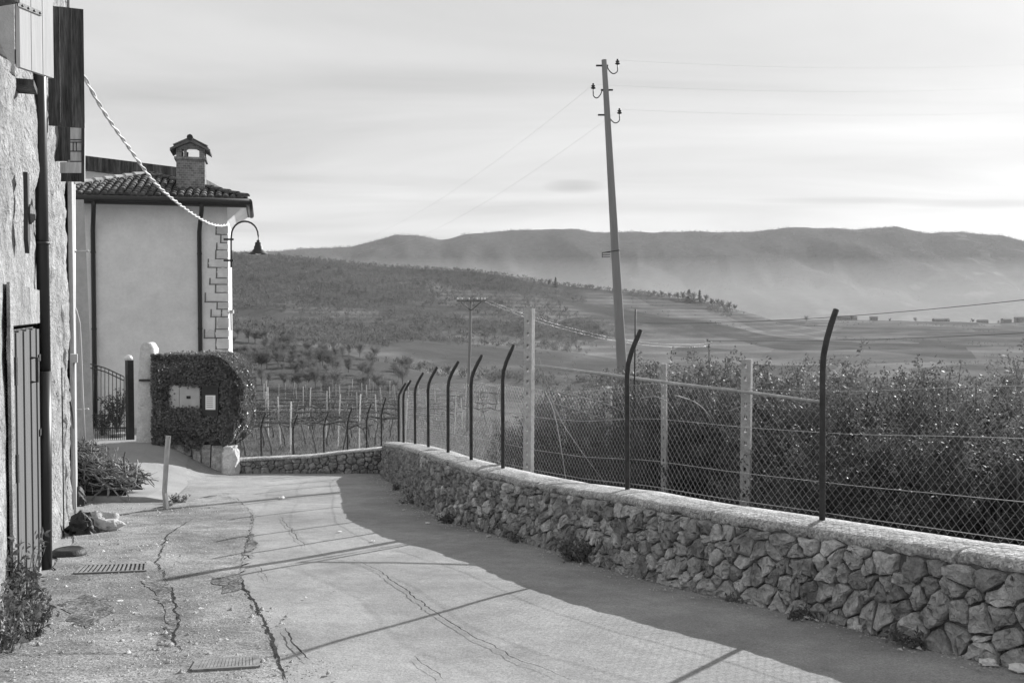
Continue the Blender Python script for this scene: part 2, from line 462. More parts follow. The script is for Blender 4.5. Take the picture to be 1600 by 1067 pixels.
def build_terrain():
    us = np.linspace(-0.95, 0.95, 620)
    ys = np.concatenate([np.linspace(6, 120, 50), np.geomspace(124, 8200, 300)])
    U, Y = np.meshgrid(us, ys)
    X = U * Y
    Z = terrain(X.ravel(), Y.ravel()).reshape(X.shape)
    v = np.stack([X.ravel(), Y.ravel(), Z.ravel()], 1)
    nu, ny = len(us), len(ys)
    i = np.arange((ny - 1) * (nu - 1)); r, c = i // (nu - 1), i % (nu - 1)
    f = np.stack([r * nu + c, r * nu + c + 1, (r + 1) * nu + c + 1, (r + 1) * nu + c], 1)
    return np_mesh('ground', v, f)
def terrain_extra(c, e):
    """patchwork of fields, woods on the slopes, terrace strips"""
    t, nn, m_ = e['t'], e['nn'], e['math_']
    geo = nn('ShaderNodeNewGeometry')
    sp = nn('ShaderNodeSeparateXYZ'); t.links.new(geo.outputs['Position'], sp.inputs[0])
    mp = nn('ShaderNodeMapping'); mp.inputs['Scale'].default_value = (0.006, 0.0045, 0.0); mp.inputs['Rotation'].default_value = (0, 0, 0.5)
    t.links.new(geo.outputs['Position'], mp.inputs['Vector'])
    vo = nn('ShaderNodeTexVoronoi'); vo.inputs['Scale'].default_value = 1.4; vo.distance = 'MANHATTAN'
    t.links.new(mp.outputs[0], vo.inputs['Vector'])
    s = nn('ShaderNodeSeparateColor'); t.links.new(vo.outputs['Color'], s.inputs[0])
    field = m_('ADD', m_('MULTIPLY', s.outputs[0], 0.55), 0.65)
    wave = nn('ShaderNodeTexWave'); wave.wave_type = 'BANDS'; wave.bands_direction = 'Z'
    wave.inputs['Scale'].default_value = 0.022; wave.inputs['Distortion'].default_value = 5.0; wave.inputs['Detail'].default_value = 3.0; wave.inputs['Detail Scale'].default_value = 0.4
    sc = nn('ShaderNodeMapping'); sc.inputs['Scale'].default_value = (0.06, 0.06, 3.0)
    t.links.new(geo.outputs['Position'], sc.inputs['Vector']); t.links.new(sc.outputs[0], wave.inputs['Vector'])
    terr = m_('ADD', m_('MULTIPLY', m_('POWER', wave.outputs['Fac'], 3.0), 0.28), 0.86)
    n1 = nn('ShaderNodeTexNoise'); n1.inputs['Scale'].default_value = 0.0045; n1.inputs['Detail'].default_value = 5
    t.links.new(geo.outputs['Position'], n1.inputs['Vector'])
    wood = nn('ShaderNodeMapRange'); wood.inputs['From Min'].default_value = 0.44; wood.inputs['From Max'].default_value = 0.54
    # woods on the left-hand slope and on the far ridge, fields to the right
    bias = m_('MULTIPLY', m_('DIVIDE', sp.outputs[0], sp.outputs[1]), -0.42)
    far = nn('ShaderNodeMapRange'); far.inputs['From Min'].default_value = 3800; far.inputs['From Max'].default_value = 4800; far.inputs['To Max'].default_value = 0.3
    t.links.new(sp.outputs[1], far.inputs['Value'])
    t.links.new(m_('ADD', m_('ADD', n1.outputs[0], bias), far.outputs[0]), wood.inputs['Value'])
    fieldc = m_('MULTIPLY', m_('MULTIPLY', field, terr), 1.0)
    mix = nn('ShaderNodeMix'); mix.data_type = 'FLOAT'
    t.links.new(wood.outputs[0], mix.inputs[0]); t.links.new(fieldc, mix.inputs[2]); mix.inputs[3].default_value = 0.60
    return m_('MULTIPLY', c, mix.outputs[0])
M['land'] = mat('land', 0.17, 1.0, 0.0, var=[(0.03, 0.2, 5), (0.4, 0.15, 4), (3, 0.2, 4)], extra=terrain_extra)
tag(link('ground', build_terrain(), M['land'], smooth=True), kind='structure')

# ------------------------------------------------------------------ path of the road wall
WALL = [(9.5, -4.0), (5.6, 2.0), (4.2, 4.05), (3.04, 5.87), (2.56, 6.73), (2.22, 7.35), (1.56, 8.3), (1.02, 9.33), (0.45, 10.6), (-0.10, 11.7), (-0.55, 12.6), (-1.28, 14.7), (-2.05, 18.2), (-2.62, 20.6), (-2.80, 21.9)]
def smooth_path(pts, n=12):
    pts = [Vector((p[0], p[1])) for p in pts]
    out = []
    for i in range(len(pts) - 1):
        p0 = pts[max(i - 1, 0)]; p1 = pts[i]; p2 = pts[i + 1]; p3 = pts[min(i + 2, len(pts) - 1)]
        for k in range(n):
            t = k / n
            out.append(0.5 * ((2 * p1) + (-p0 + p2) * t + (2 * p0 - 5 * p1 + 4 * p2 - p3) * t * t + (-p0 + 3 * p1 - 3 * p2 + p3) * t ** 3))
    out.append(pts[-1])
    return np.array([(p.x, p.y) for p in out])
class Path:
    def __init__(s, pts):
        s.p = pts
        d = np.hypot(*(np.diff(pts, axis=0).T)); s.s = np.concatenate([[0], np.cumsum(d)]); s.L = s.s[-1]
    def at(s, q):
        q = min(max(q, 0.0), s.L)
        return Vector((float(np.interp(q, s.s, s.p[:, 0])), float(np.interp(q, s.s, s.p[:, 1]))))
    def tan(s, q):
        a = s.at(q - 0.12); b = s.at(q + 0.12)
        return (b - a).normalized()
    def out(s, q):
        t = s.tan(q); return Vector((t.y, -t.x))
    def s_at_y(s, y):
        return float(np.interp(y, s.p[:, 1], s.s))
    def s_at_px(s, x, off=0.0):
        u = (x - 800) / FPX
        best = None
        for k in range(900):
            q = s.L * k / 899
            p = s.at(q) + s.out(q) * off
            if p.y < 2: continue
            e = abs(p.x / p.y - u)
            if best is None or e < best[0]: best = (e, q)
        return best[1]
WP = Path(smooth_path(WALL))
HY = [(-5, .62), (5.9, .64), (7.3, .65), (9.3, .71), (10.6, .68), (11.7, .71), (12.6, .76), (14.7, .83), (18.2, .77), (20.6, .71), (22, .66)]
def wall_h(q):
    y = WP.at(q).y
    return float(np.interp(y, [a for a, b in HY], [b for a, b in HY]))
def wall_x(y):
    return float(np.interp(y, WP.p[:, 1], WP.p[:, 0]))

# ------------------------------------------------------------------ road
def road_z(x, y):
    return g(x, y) + 0.012 * mnoise.noise(Vector((x * 0.7, y * 0.7, 0))) + 0.004 * mnoise.noise(Vector((x * 3, y * 3, 4)))
def build_road():
    ys = np.arange(-8, 22.3, 0.25)
    n = 56
    v = []; f = []
    for y in ys:
        x1 = wall_x(y) + 0.12 if y > -3.9 else 9.6
        if y > 21.6: x1 = -2.6
        for k in range(n):
            x = -12 + (x1 + 12) * k / (n - 1)
            v.append((x, y, road_z(x, y)))
    for i in range(len(ys) - 1):
        for k in range(n - 1):
            a = i * n + k
            f.append((a, a + 1, a + n + 1, a + n))
    mb = MB(); mb.add(v, f)
    return mb
road = tag(build_road().build('road', M['asphalt'], smooth=True), kind='structure')

def sheet(name, poly, m, lift, parent, jag=0.05, sub=0.18):
    """flat irregular patch following the road, fan of a jagged outline"""
    pts = []
    n = len(poly)
    for i in range(n):
        a = Vector(poly[i]); b = Vector(poly[(i + 1) % n])
        k = max(1, int((b - a).length / sub))
        for j in range(k):
            p = a.lerp(b, j / k)
            pts.append((p.x + random.gauss(0, jag), p.y + random.gauss(0, jag)))
    # triangulate on a grid clipped to the outline through bmesh
    import bmesh
    bm = bmesh.new()
    vs_ = [bm.verts.new((x, y, 0)) for x, y in pts]
    fc = bm.faces.new(vs_)
    res = bmesh.ops.triangulate(bm, faces=[fc])
    for _ in range(3):
        long = [e for e in bm.edges if e.calc_length() > 0.45]
        if not long: break
        bmesh.ops.subdivide_edges(bm, edges=long, cuts=1)
        bmesh.ops.triangulate(bm, faces=[q for q in bm.faces if len(q.verts) > 3])
    for w in bm.verts: w.co.z = road_z(w.co.x, w.co.y) + lift
    bmesh.ops.recalc_face_normals(bm, faces=bm.faces)
    me = bpy.data.meshes.new(name); bm.to_mesh(me); bm.free()
    if me.polygons and sum(p.normal.z for p in me.polygons) < 0: me.flip_normals()
    return link(name, me, m, parent, True)
def gp(l): return [G(x, y).xy for x, y in l]
sheet('asphalt_patch', gp([(-120, 1120), (480, 1120), (448, 1066), (430, 1010), (400, 960), (378, 908), (385, 880), (395, 800), (350, 770), (300, 795), (262, 800), (160, 812), (118, 835), (70, 905), (-40, 1030)]), M['old_asphalt'], 0.014, road, 0.03)

M['worn_patch'] = mat('worn_patch', 0.15, 0.95, 0.1, var=[(4, 0.6, 5), (30, 0.4, 3)], bump=[(30, 0.02)], extra=speckle_extra(60, 0.4, 1.6))
sheet('worn_patch', gp([(100, 945), (128, 930), (165, 938), (170, 960), (140, 985), (105, 975)]), M['worn_patch'], 0.018, road, 0.022, 0.1)
sheet('worn_patch', gp([(222, 905), (262, 918), (276, 960), (268, 1015), (250, 1010), (258, 965), (240, 930)]), M['worn_patch'], 0.018, road, 0.022, 0.1)
sheet('worn_patch', gp([(330, 905), (372, 903), (382, 925), (350, 930)]), M['worn_patch'], 0.018, road, 0.022, 0.1)
sheet('worn_patch', gp([(392, 830), (402, 850), (392, 872), (378, 868)]), M['worn_patch'], 0.018, road, 0.022, 0.1)
def crack(pts, w=0.02, seed=0):
    rnd = random.Random(seed)
    P2 = [G(x, y).xy for x, y in pts]
    line = []
    for i in range(len(P2) - 1):
        a, b = P2[i], P2[i + 1]
        k = max(2, int((b - a).length / 0.05))
        for j in range(k): line.append(a.lerp(b, j / k))
    line.append(P2[-1])
    v = []; f = []
    n = len(line)
    for i, p in enumerate(line):
        t = (line[min(i + 1, n - 1)] - line[max(i - 1, 0)]).normalized()
        nrm = Vector((-t.y, t.x))
        off = 0.03 * mnoise.noise(Vector((i * 0.16, seed * 3.7, 0))) + 0.018 * mnoise.noise(Vector((i * 0.5, seed * 3.7, 5))) + rnd.gauss(0, 0.004)
        ww = 0.42 * w * (0.6 + rnd.random() * 0.8) * min(1, 0.25 + 4 * i / n, 0.25 + 4 * (n - 1 - i) / n)
        for sgn in (-1, 1):
            q = p + nrm * (off + sgn * ww / 2)
            v.append((q.x, q.y, road_z(q.x, q.y) + 0.020))
        if i: f.append((2 * i - 2, 2 * i - 1, 2 * i + 1, 2 * i))
    mb = MB(); mb.add(v, f)
    return mb.build('crack', M['crack'], road)
for k, (pts, w) in enumerate([
    ([(375, 906), (390, 935), (408, 965), (425, 1000), (432, 1030), (448, 1066)], 0.05),
    ([(548, 876), (580, 888), (620, 915), (665, 950), (720, 985), (800, 1030), (890, 1067)], 0.022),
    ([(436, 808), (455, 830), (478, 858)], 0.018),
    ([(446, 985), (455, 1005), (470, 1020), (488, 1034)], 0.028),
    ([(268, 918), (272, 945), (278, 975), (272, 1005), (285, 1022)], 0.035),
    ([(340, 776), (370, 779), (384, 792)], 0.02),
    ([(384, 792), (398, 815), (385, 850), (378, 880), (375, 906)], 0.012),
    ([(300, 812), (262, 838), (245, 880), (262, 912)], 0.03),
    ([(0, 1024), (60, 1026), (130, 1024), (215, 1028), (270, 1022)], 0.022),
    ([(645, 1028), (670, 1048), (690, 1066)], 0.014),
    ([(403, 885), (415, 905), (418, 912)], 0.012),
    ([(375, 906), (345, 922), (330, 930)], 0.012)]):
    crack(pts, w, k)

# driveway slab up to the gate, with its raised front edge
def build_driveway():
    mb = MB()
    n, m_ = 24, 18
    for i in range(n + 1):
        y = 15.55 + (24.0 - 15.55) * i / n
        xr = np.interp(y, [15.5, 16.2, 18.5, 21.0, 24], [-5.38, -5.5, -6.05, -6.9, -7.2])
        xl = -12.0
        for k in range(m_ + 1):
            t = k / m_; x = xl + (xr - xl) * t
            edge = 0.075 * (1 - 0.85 * sstep(0, 1.0, (y - 15.55) / 5.0) * 1.0)
            mb.v.append((x, y, g(x, y) + 0.012 + edge * (1 - 0.9 * sstep(0.93, 1.0, t)))); mb.n += 1
    for i in range(n):
        for k in range(m_):
            a = i * (m_ + 1) + k
            mb.f.append((a, a + 1, a + m_ + 2, a + m_ + 1))
    # front face
    for k in range(m_):
        a, b = mb.v[k], mb.v[k + 1]
        mb.add([a, b, (b[0], b[1] - 0.01, b[2] - 0.15), (a[0], a[1] - 0.01, a[2] - 0.15)], [(0, 3, 2, 1)])
    return mb
tag(build_driveway().build('driveway', M['concrete'], smooth=False), kind='structure')
# courtyard behind the gate and footing of the house
cy_mb = MB(); cy_mb.add([(-16, 23.9, -1.38), (-8.0, 23.9, -1.42), (-7.9, 27.2, -1.5), (-8.6, 30, -1.6), (-16, 30, -1.38)], [(0, 1, 2, 3, 4)])
tag(cy_mb.build('courtyard', M['concrete']), kind='structure')

# ------------------------------------------------------------------ stone walls
def clip_poly(poly, nx, ny, d):
    """keep the part with nx*x+ny*y <= d"""
    out = []
    n = len(poly)
    for i in range(n):
        a, b = poly[i], poly[(i + 1) % n]
        da = nx * a[0] + ny * a[1] - d; db = nx * b[0] + ny * b[1] - d
        if da <= 0: out.append(a)
        if (da < 0 < db) or (db < 0 < da):
            t = da / (da - db); out.append((a[0] + (b[0] - a[0]) * t, a[1] + (b[1] - a[1]) * t))
    return out
def voronoi_cells(pts, bounds, weights=None):
    cells = []
    wr = random.Random(11); wts = [wr.uniform(-1, 1) * 0.0048 for _ in pts]
    pts = np.array(pts)
    for i, p in enumerate(pts):
        poly = list(bounds(p))
        d = np.hypot(pts[:, 0] - p[0], (pts[:, 1] - p[1]))
        for j in np.argsort(d)[1:26]:
            q = pts[j]; nx, ny = q - p
            mid = (p + q) / 2
            poly = clip_poly(poly, nx, ny, nx * mid[0] + ny * mid[1] + (wts[i] - wts[j]) / 2)
            if len(poly) < 3: break
        cells.append(poly)
    return cells
def stone_points(s0, s1, H, size):
    """jittered courses of stones, size(s) -> mean width"""
    pts = []
    hgt = 0.0
    rowi = 0
    while hgt < 1.0:
        s = s0 - random.random() * 0.2
        while s < s1:
            w = size(s) * random.choice([0.45, 0.7, 1.0, 1.1, 1.4, 1.8])
            hh = H(s)
            rows = max(2, round(hh / (size(s) * 0.70)))
            k = hgt * 1.0
            s += w / 2
            if rowi < rows:
                pts.append((s, (rowi + 0.5 + random.uniform(-0.46, 0.46)) / rows * hh))
            s += w / 2
        rowi += 1
        if rowi > 7: break
    return pts
def poly_area(p): return 0.5 * abs(sum(p[i][0] * p[(i + 1) % len(p)][1] - p[(i + 1) % len(p)][0] * p[i][1] for i in range(len(p))))
def stone_mesh(mb, poly, to_world, gap=0.0065, depth=0.05, rnd=random):
    """rounded, uneven stone from a cell polygon in wall coordinates"""
    c = np.mean(np.array(poly), axis=0)
    size = math.sqrt(max(poly_area(poly), 1e-5))
    ring = []
    n = len(poly)
    for i in range(n):                                   # chamfer the corners
        p = np.array(poly[i]); a = np.array(poly[i - 1]); b = np.array(poly[(i + 1) % n])
        la, lb = np.linalg.norm(a - p), np.linalg.norm(b - p)
        if la < 0.03 and lb < 0.03: ring.append(p); continue
        k = 0.07 + 0.15 * rnd.random()
        ring.append(p + (a - p) * k); ring.append(p + (b - p) * k)
        if lb > size * 0.75: ring.append(p + (b - p) * 0.5 + np.array([rnd.gauss(0, .01), rnd.gauss(0, .01)]))
    ring = [np.array(q) for q in ring]
    tilt = (rnd.gauss(0, 0.17), rnd.gauss(0, 0.22))
    bulge = depth * rnd.uniform(0.4, 1.2)
    rings = []
    sh = 1 - min(0.35, 2 * gap / size)
    for sc, dp, j in ((sh, -0.05, 0.0), (sh * 0.99, bulge * 0.42, 0.004), (sh * 0.90, bulge * 0.86, 0.006), (sh * 0.55, bulge, 0.013)):
        rr = []
        for q in ring:
            w = c + (q - c) * sc
            e = dp
            if dp > 0: e = dp + (w[0] - c[0]) * tilt[0] + (w[1] - c[1]) * tilt[1] + rnd.gauss(0, j)
            rr.append(to_world(w[0] + rnd.gauss(0, j * .6), w[1] + rnd.gauss(0, j * .6), e))
        rings.append(rr)
    m = len(ring)
    v = [p for r_ in rings for p in r_]
    v.append(to_world(c[0], c[1], bulge * 1.02))
    f = []
    for k in range(3):
        for i in range(m):
            j = (i + 1) % m
            f.append((k * m + i, k * m + j, (k + 1) * m + j, (k + 1) * m + i))
    for i in range(m): f.append((3 * m + i, 3 * m + (i + 1) % m, 4 * m))
    mb.add(v, f)

CAPT = 0.085        # thickness of the concrete cap
THICK = 0.44
def build_road_wall():
    root = thing('stone_wall', 'long curved rubble stone wall with concrete cap bordering the road', 'wall')
    # core
    qs = np.arange(3.0, WP.L + 0.001, 0.15)
    v = []; f = []
    for q in qs:
        p = WP.at(q); o = WP.out(q); z = g(p.x, p.y); h = wall_h(q)
        for off, zz in ((-0.035, z - 0.2), (0.012, z + h - 0.03), (THICK - .02, z + h - 0.03), (THICK, z - 1.6)):
            v.append((p.x + o.x * off, p.y + o.y * off, zz))
    for i in range(len(qs) - 1):
        for k in range(3):
            a = i * 4 + k; f.append((a, a + 1, a + 5, a + 4))
    n = len(v) - 4
    f.append((n, n + 1, n + 2, n + 3)); f.append((0, 3, 2, 1))
    MB().add(v, f).build('wall_core', M['mortar'], root)
    # cap, rough concrete in poured lengths with a ragged front lip
    cuts = [3.0] + [WP.s_at_px(x) for x in (1500, 1110, 970, 840, 745, 690, 655)] + [WP.L]
    for ci in range(len(cuts) - 1):
        a, b = cuts[ci] + 0.006, cuts[ci + 1] - 0.006
        n = max(6, int((b - a) / 0.05))
        lift = random.uniform(-0.006, 0.010)
        mb = MB(); prof_n = 9
        for i in range(n + 1):
            q = a + (b - a) * i / n
            p = WP.at(q); o = WP.out(q); z = g(p.x, p.y) + wall_h(q) + lift
            r1 = 0.020 * mnoise.noise(Vector((q * 7, 1, ci))) + 0.02 * mnoise.noise(Vector((q * 1.6, 7, ci)))
            r2 = 0.045 * mnoise.noise(Vector((q * 6, 5, ci))) + 0.02 * mnoise.noise(Vector((q * 19, 5, ci)))
            r3 = 0.010 * mnoise.noise(Vector((q * 5, 9, ci)))
            for off, zz in ((0.05, -CAPT - 0.01 + r2), (-0.008 + r1 * 1.3, -CAPT + 0.01 + r2), (-0.014 + r1 * 1.5, -CAPT * 0.5 + r3), (0.0 + r1 * 1.3, -0.020 + r3 * 1.5), (0.04 + r1 * .8, -0.003 + r3), (0.15, 0.006 - r3), (0.30, 0.004 + r3), (THICK - 0.01, -0.002), (THICK + 0.015, -CAPT)):
                mb.v.append((p.x + o.x * off, p.y + o.y * off, z + zz)); mb.n += 1
        for i in range(n):
            for k in range(prof_n - 1):
                c = i * prof_n + k
                mb.f.append((c, c + prof_n, c + prof_n + 1, c + 1))
        mb.f.append(tuple(range(prof_n))); mb.f.append(tuple(n * prof_n + k for k in range(prof_n))[::-1])
        mb.build('cap', M['cap'], root, True)
    # stones
    s0 = WP.s_at_y(5.0); s1 = WP.L
    def H(s): return wall_h(s) - CAPT + 0.012
    def size(s):
        y = WP.at(s).y
        return float(np.interp(y, [5, 9, 12, 15, 22], [0.148, 0.15, 0.135, 0.125, 0.125]))
    pts = stone_points(s0, s1, H, size)
    cells = voronoi_cells(pts, lambda p: [(p[0] - 0.34, -0.02), (p[0] + 0.34, -0.02), (p[0] + 0.34, H(p[0])), (p[0] - 0.34, H(p[0]))])
    def tw(s, h, e):
        p = WP.at(s); o = WP.out(s)
        bat = 0.05 * (1 - h / 0.6)                        # slight batter, the foot stands forward
        return (p.x - o.x * (e + bat), p.y - o.y * (e + bat), g(p.x, p.y) + h)
    order = []
    for poly, p in zip(cells, pts):
        if len(poly) < 3 or poly_area(poly) < 0.0006: continue
        y = WP.at(p[0]).y
        order.append((poly_area(poly) / y ** 2.2, poly))
    order.sort(key=lambda k: -k[0])
    rest = MB()
    for i, (_, poly) in enumerate(order):
        if i < 298:
            mb = MB(); stone_mesh(mb, poly, tw, depth=.040)
            mb.build('stone', M['stone'], root, False)
        else:
            stone_mesh(rest, poly, tw, depth=.036)
    if rest.n:
        tag(rest.build('small_stones', M['stone'], root, True), kind='stuff')
    return root
road_wall = build_road_wall()

def build_low_wall():
    root = thing('low_wall', 'low rubble wall closing the far end of the road below the vineyard', 'wall', (-5.9, 21.7, 0))
    inv = Matrix.Translation((5.9, -21.7, 0))
    x0, x1 = -6.15, -2.72
    Y0 = 21.62
    def top(x): return float(np.interp(x, [-9, -5.97, -4.4, -3.6, -2.7], [-1.58, -1.575, -1.50, -1.40, -1.32]))
    mb = MB()
    n = 80
    for i in range(n + 1):
        x = x0 + (x1 - x0) * i / n
        t = top(x) + 0.012 * mnoise.noise(Vector((x * 5, 0, 0))); b = g(-4, Y0) - 0.3
        for y, z in ((Y0 + 0.03, b), (Y0 + 0.03, t - 0.03), (Y0 + 0.32, t - 0.03), (Y0 + 0.32, b - 0.5)):
            mb.v.append(inv @ Vector((x, y, z))); mb.n += 1
    for i in range(n):
        for k in range(3):
            a = 4 * i + k; mb.f.append((a, a + 4, a + 5, a + 1))
    mb.build('wall_core', M['mortar'], root)
    mb = MB()
    for i in range(n + 1):
        x = x0 + (x1 - x0) * i / n
        t = top(x); r1 = 0.015 * mnoise.noise(Vector((x * 6, 3, 0)))
        for y, z in ((Y0 + 0.05, -0.06), (Y0 - 0.02 + r1, -0.05), (Y0 - 0.02 + r1, -0.008), (Y0 + 0.02, 0.004 + r1 * .5), (Y0 + 0.33, 0.0), (Y0 + 0.34, -0.08)):
            mb.v.append(inv @ Vector((x, y, t + z))); mb.n += 1
    for i in range(n):
        for k in range(5):
            a = 6 * i + k; mb.f.append((a, a + 6, a + 7, a + 1))
    mb.f.append(tuple(range(6))); mb.f.append(tuple(n * 6 + k for k in range(6))[::-1])
    mb.build('cap', M['cap'], root, True)
    gz = g(-4, Y0)
    def H(s): return top(s) - gz - 0.05
    pts = stone_points(x0 + .1, x1 - 0.02, H, lambda s: 0.15)
    cells = voronoi_cells(pts, lambda p: [(p[0] - 0.3, -0.02), (p[0] + 0.3, -0.02), (p[0] + 0.3, H(p[0])), (p[0] - 0.3, H(p[0]))])
    def tw(s, h, e): return inv @ Vector((s, Y0 + 0.02 - e, gz + h))
    rest = MB()
    for poly in cells:
        if len(poly) < 3 or poly_area(poly) < 0.0006: continue
        stone_mesh(rest, poly, tw, depth=0.035)
    tag(rest.build('small_stones', M['stone'], root, True), kind='stuff')
build_low_wall()

# ------------------------------------------------------------------ chain link fence on the wall
POSTS = [(1290, 480), (981, 513), (786, 537), (736, 553), (700, 563), (669, 572), (648, 581), (630, 593), (615, 597)]
FOFF = 0.30
MESH_H = 1.0
def build_fence():
    root = thing('chain_link_fence', 'chain link fence with bent dark iron posts standing on the stone wall', 'fence')
    # one more post outside the right edge of the picture carries the near end of the mesh
    qn = max(0.5, WP.s_at_px(1290, FOFF) - 2.6)
    spots = [(qn, None)] + [(WP.s_at_px(x, FOFF), yt) for x, yt in POSTS]
    for i, (q, yt) in enumerate(spots):
        p = WP.at(q); o = WP.out(q); b = p + o * FOFF
        zb = g(p.x, p.y) + wall_h(q)
        if yt is None: h = 1.5
        else: h = EYE + (490 - yt) / FPX * b.y - zb
        lean = random.uniform(-0.01, 0.01)
        pts = []
        for k in range(15):
            t = k / 14
            bend = 0.16 * max(0, (t - 0.74) / 0.26) ** 1.5
            pts.append((b.x + o.x * bend + lean * t, b.y + o.y * bend, zb - 0.05 + (h + 0.05) * t - 0.02 * max(0, (t - 0.74) / 0.26) ** 2))
        mb = MB(); mb.tube(pts, 0.024, 8)
        mb.build('post', M['post_iron'], root, True)
    # woven wire: zigzag strands crossing at diamonds
    sA, sB = qn - 0.1, spots[-1][0] + 0.4
    def at(s, h, e):
        p = WP.at(s); o = WP.out(s)
        sag = 0.012 * math.sin(s * 2.3) + 0.01 * math.sin(s * 5.1)
        hh = h * (1 + 0.02 * math.sin(s * 1.7))
        return Vector((p.x + o.x * (FOFF + 0.032 + sag * .4 + e), p.y + o.y * (FOFF + 0.032 + sag * .4 + e), g(p.x, p.y) + wall_h(s) + 0.03 + hh))
    d = 0.068; rise = 1.12
    nv = []; nf = []
    rad = 0.0014
    segs = 9
    k0 = int((sA - MESH_H / rise) / d) - 1; k1 = int(sB / d) + 1
    for sign in (1, -1):
        for k in range(k0, int((sB + MESH_H / rise) / d) + 2):
            s_start = k * d
            prev = None
            for j in range(segs + 1):
                h = MESH_H * j / segs
                s = s_start + sign * h / rise
                if s < sA or s > sB: prev = None; continue
                p = at(s, h, 0.004 * sign)
                if prev is not None:
                    t = (p - prev).normalized()
                    a = t.cross(Vector((0.6, -0.8, 0.1))).normalized(); b = t.cross(a)
                    base = len(nv)
                    for e in (prev, p):
                        for w in range(3):
                            an = w * 2.0944
                            nv.append(e + (a * math.cos(an) + b * math.sin(an)) * rad)
                    for w in range(3):
                        w2 = (w + 1) % 3
                        nf.append((base + w, base + w2, base + 3 + w2, base + 3 + w))
                prev = p
    me = np_mesh('wire_mesh', np.array([tuple(p) for p in nv]), np.array(nf))
    tag(link('wire_mesh', me, M['wire'], root), kind='stuff')
    for h in (0.03, 0.27, 0.66, 0.985):
        pts = [at(s, h, -0.006) for s in np.arange(sA, sB, 0.25)]
        mb = MB(); mb.tube(pts, 0.0028 if h < .9 else 0.0022, 5); mb.build('tension_wire', M['wire'], root, True)
build_fence()

# second fence: posts behind the low wall at the end of the road
def build_far_fence():
    root = thing('iron_fence', 'row of thin dark iron fence posts behind the low wall', 'fence', (-4.3, 22.3, -1.9))
    L = [(600, 621, 22.3), (577, 630, 22.4), (547, 637, 22.5), (510, 644, 22.5), (462, 648, 22.5), (412, 645, 22.5), (372, 650, 22.5)]
    tops = []
    for x, y, Y in L:
        tp = P(x, y, Y)
        z0 = -2.4
        pts = []
        for k in range(11):
            t = k / 10
            bend = 0.11 * max(0, (t - 0.8) / 0.2) ** 1.5
            pts.append(Vector((tp.x - 0.06 + bend, tp.y, z0 + (tp.z - z0) * t)) - Vector((-4.3, 22.3, -1.9)))
        tops.append(Vector((tp.x - .06, tp.y, tp.z)) - Vector((-4.3, 22.3, -1.9)))
        mb = MB(); mb.tube(pts, 0.02, 6); mb.build('post', M['post_iron'], root, True)
    for dz in (-0.25, -0.6, -0.95):
        mb = MB(); mb.tube([p + Vector((0, -.02, dz)) for p in tops], 0.003, 4); mb.build('strand', M['wire'], root)
build_far_fence()

# ------------------------------------------------------------------ concrete trellis posts and rail behind the wall
def trellis_post(top, bot, Y, w, label, holes=True):
    """rectangular perforated concrete post: slots cut through as a ladder of two rails and rungs"""
    t = P(*top, Y); b = P(*bot, Y)
    ax = (t - b).normalized()
    b2 = b - ax * 1.0
    root = thing('trellis_post', label, 'post', b2, group='concrete trellis posts')
    L = (t - b2).length
    m = frame(Vector((0.9, -0.45, 0)).normalized() if True else 0, ax)
    # local: x across, y depth, z along
    mb = MB()
    rail = w * 0.36
    for sx in (-1, 1):
        mb.box(m @ Vector((sx * (w / 2 - rail / 2), 0, L / 2)), (rail, w * 0.9, L), m, taper=0.97)
    z = 0.0
    while z < L:
        h = 0.11 if z + 0.11 < L - 0.08 else L - z
        mb.box(m @ Vector((0, 0, z + h / 2)), (w - 2 * rail + 0.004, w * 0.86, h), m)
        z += h + 0.05
    mb.build('shaft', M['concrete_post'], root)
    return root
trellis_post((838, 482), (829, 738), 13.3, 0.115, 'tall perforated concrete post left of the utility pole, behind the fence')
trellis_post((1182, 562), (1170, 785), 12.3, 0.12, 'perforated concrete post between two bent fence posts, with rail tied on')
trellis_post((1023, 568), (1033, 762), 14.6, 0.08, 'thin concrete post right of the bent post with the iron rod')
trellis_post((938, 604), (947, 752), 17.0, 0.10, 'faint thin concrete post left of the utility pole foot')
trellis_post((862, 640), (874, 745), 18.5, 0.10, 'short thin concrete post just right of the tallest perforated post')

rl = [P(836, 571, 13.15), P(940, 584, 12.9), P(1060, 600, 12.55), P(1178, 614, 12.18), P(1288, 629, 11.9)]
mb = MB()
for i in range(len(rl) - 1): pass
mb.tube(rl, 0.022, 6)
tag(mb.build('trellis_rail', M['concrete_post'], None, True), 'long pale rail running level between the concrete posts above the mesh', 'rail')

def cane(pxs, r, label, m='cane'):
    pts = [P(*p) for p in pxs]
    fine = []
    for i in range(len(pts) - 1):
        p0 = pts[max(i - 1, 0)]; p1 = pts[i]; p2 = pts[i + 1]; p3 = pts[min(i + 2, len(pts) - 1)]
        for k in range(5):
            t = k / 5
            fine.append(0.5 * ((2 * p1) + (-p0 + p2) * t + (2 * p0 - 5 * p1 + 4 * p2 - p3) * t * t + (-p0 + 3 * p1 - 3 * p2 + p3) * t ** 3))
    fine.append(pts[-1])
    n = len(fine)
    mb = MB(); mb.tube(fine, [r * (1 - 0.6 * k / n) for k in range(n)], 5)
    return tag(mb.build('dry_cane', M[m], None, True), label, 'cane', 'dry canes behind the fence')
cane([(838, 570, 13.2), (850, 608, 13.3), (866, 645, 13.4), (880, 720, 13.5), (886, 770, 13.5)], 0.011, 'dry cane hanging down from the tallest concrete post')
cane([(842, 560, 13.2), (868, 640, 13.5), (905, 700, 13.9), (950, 760, 14.2)], 0.009, 'dry cane slanting down right from the tallest concrete post')
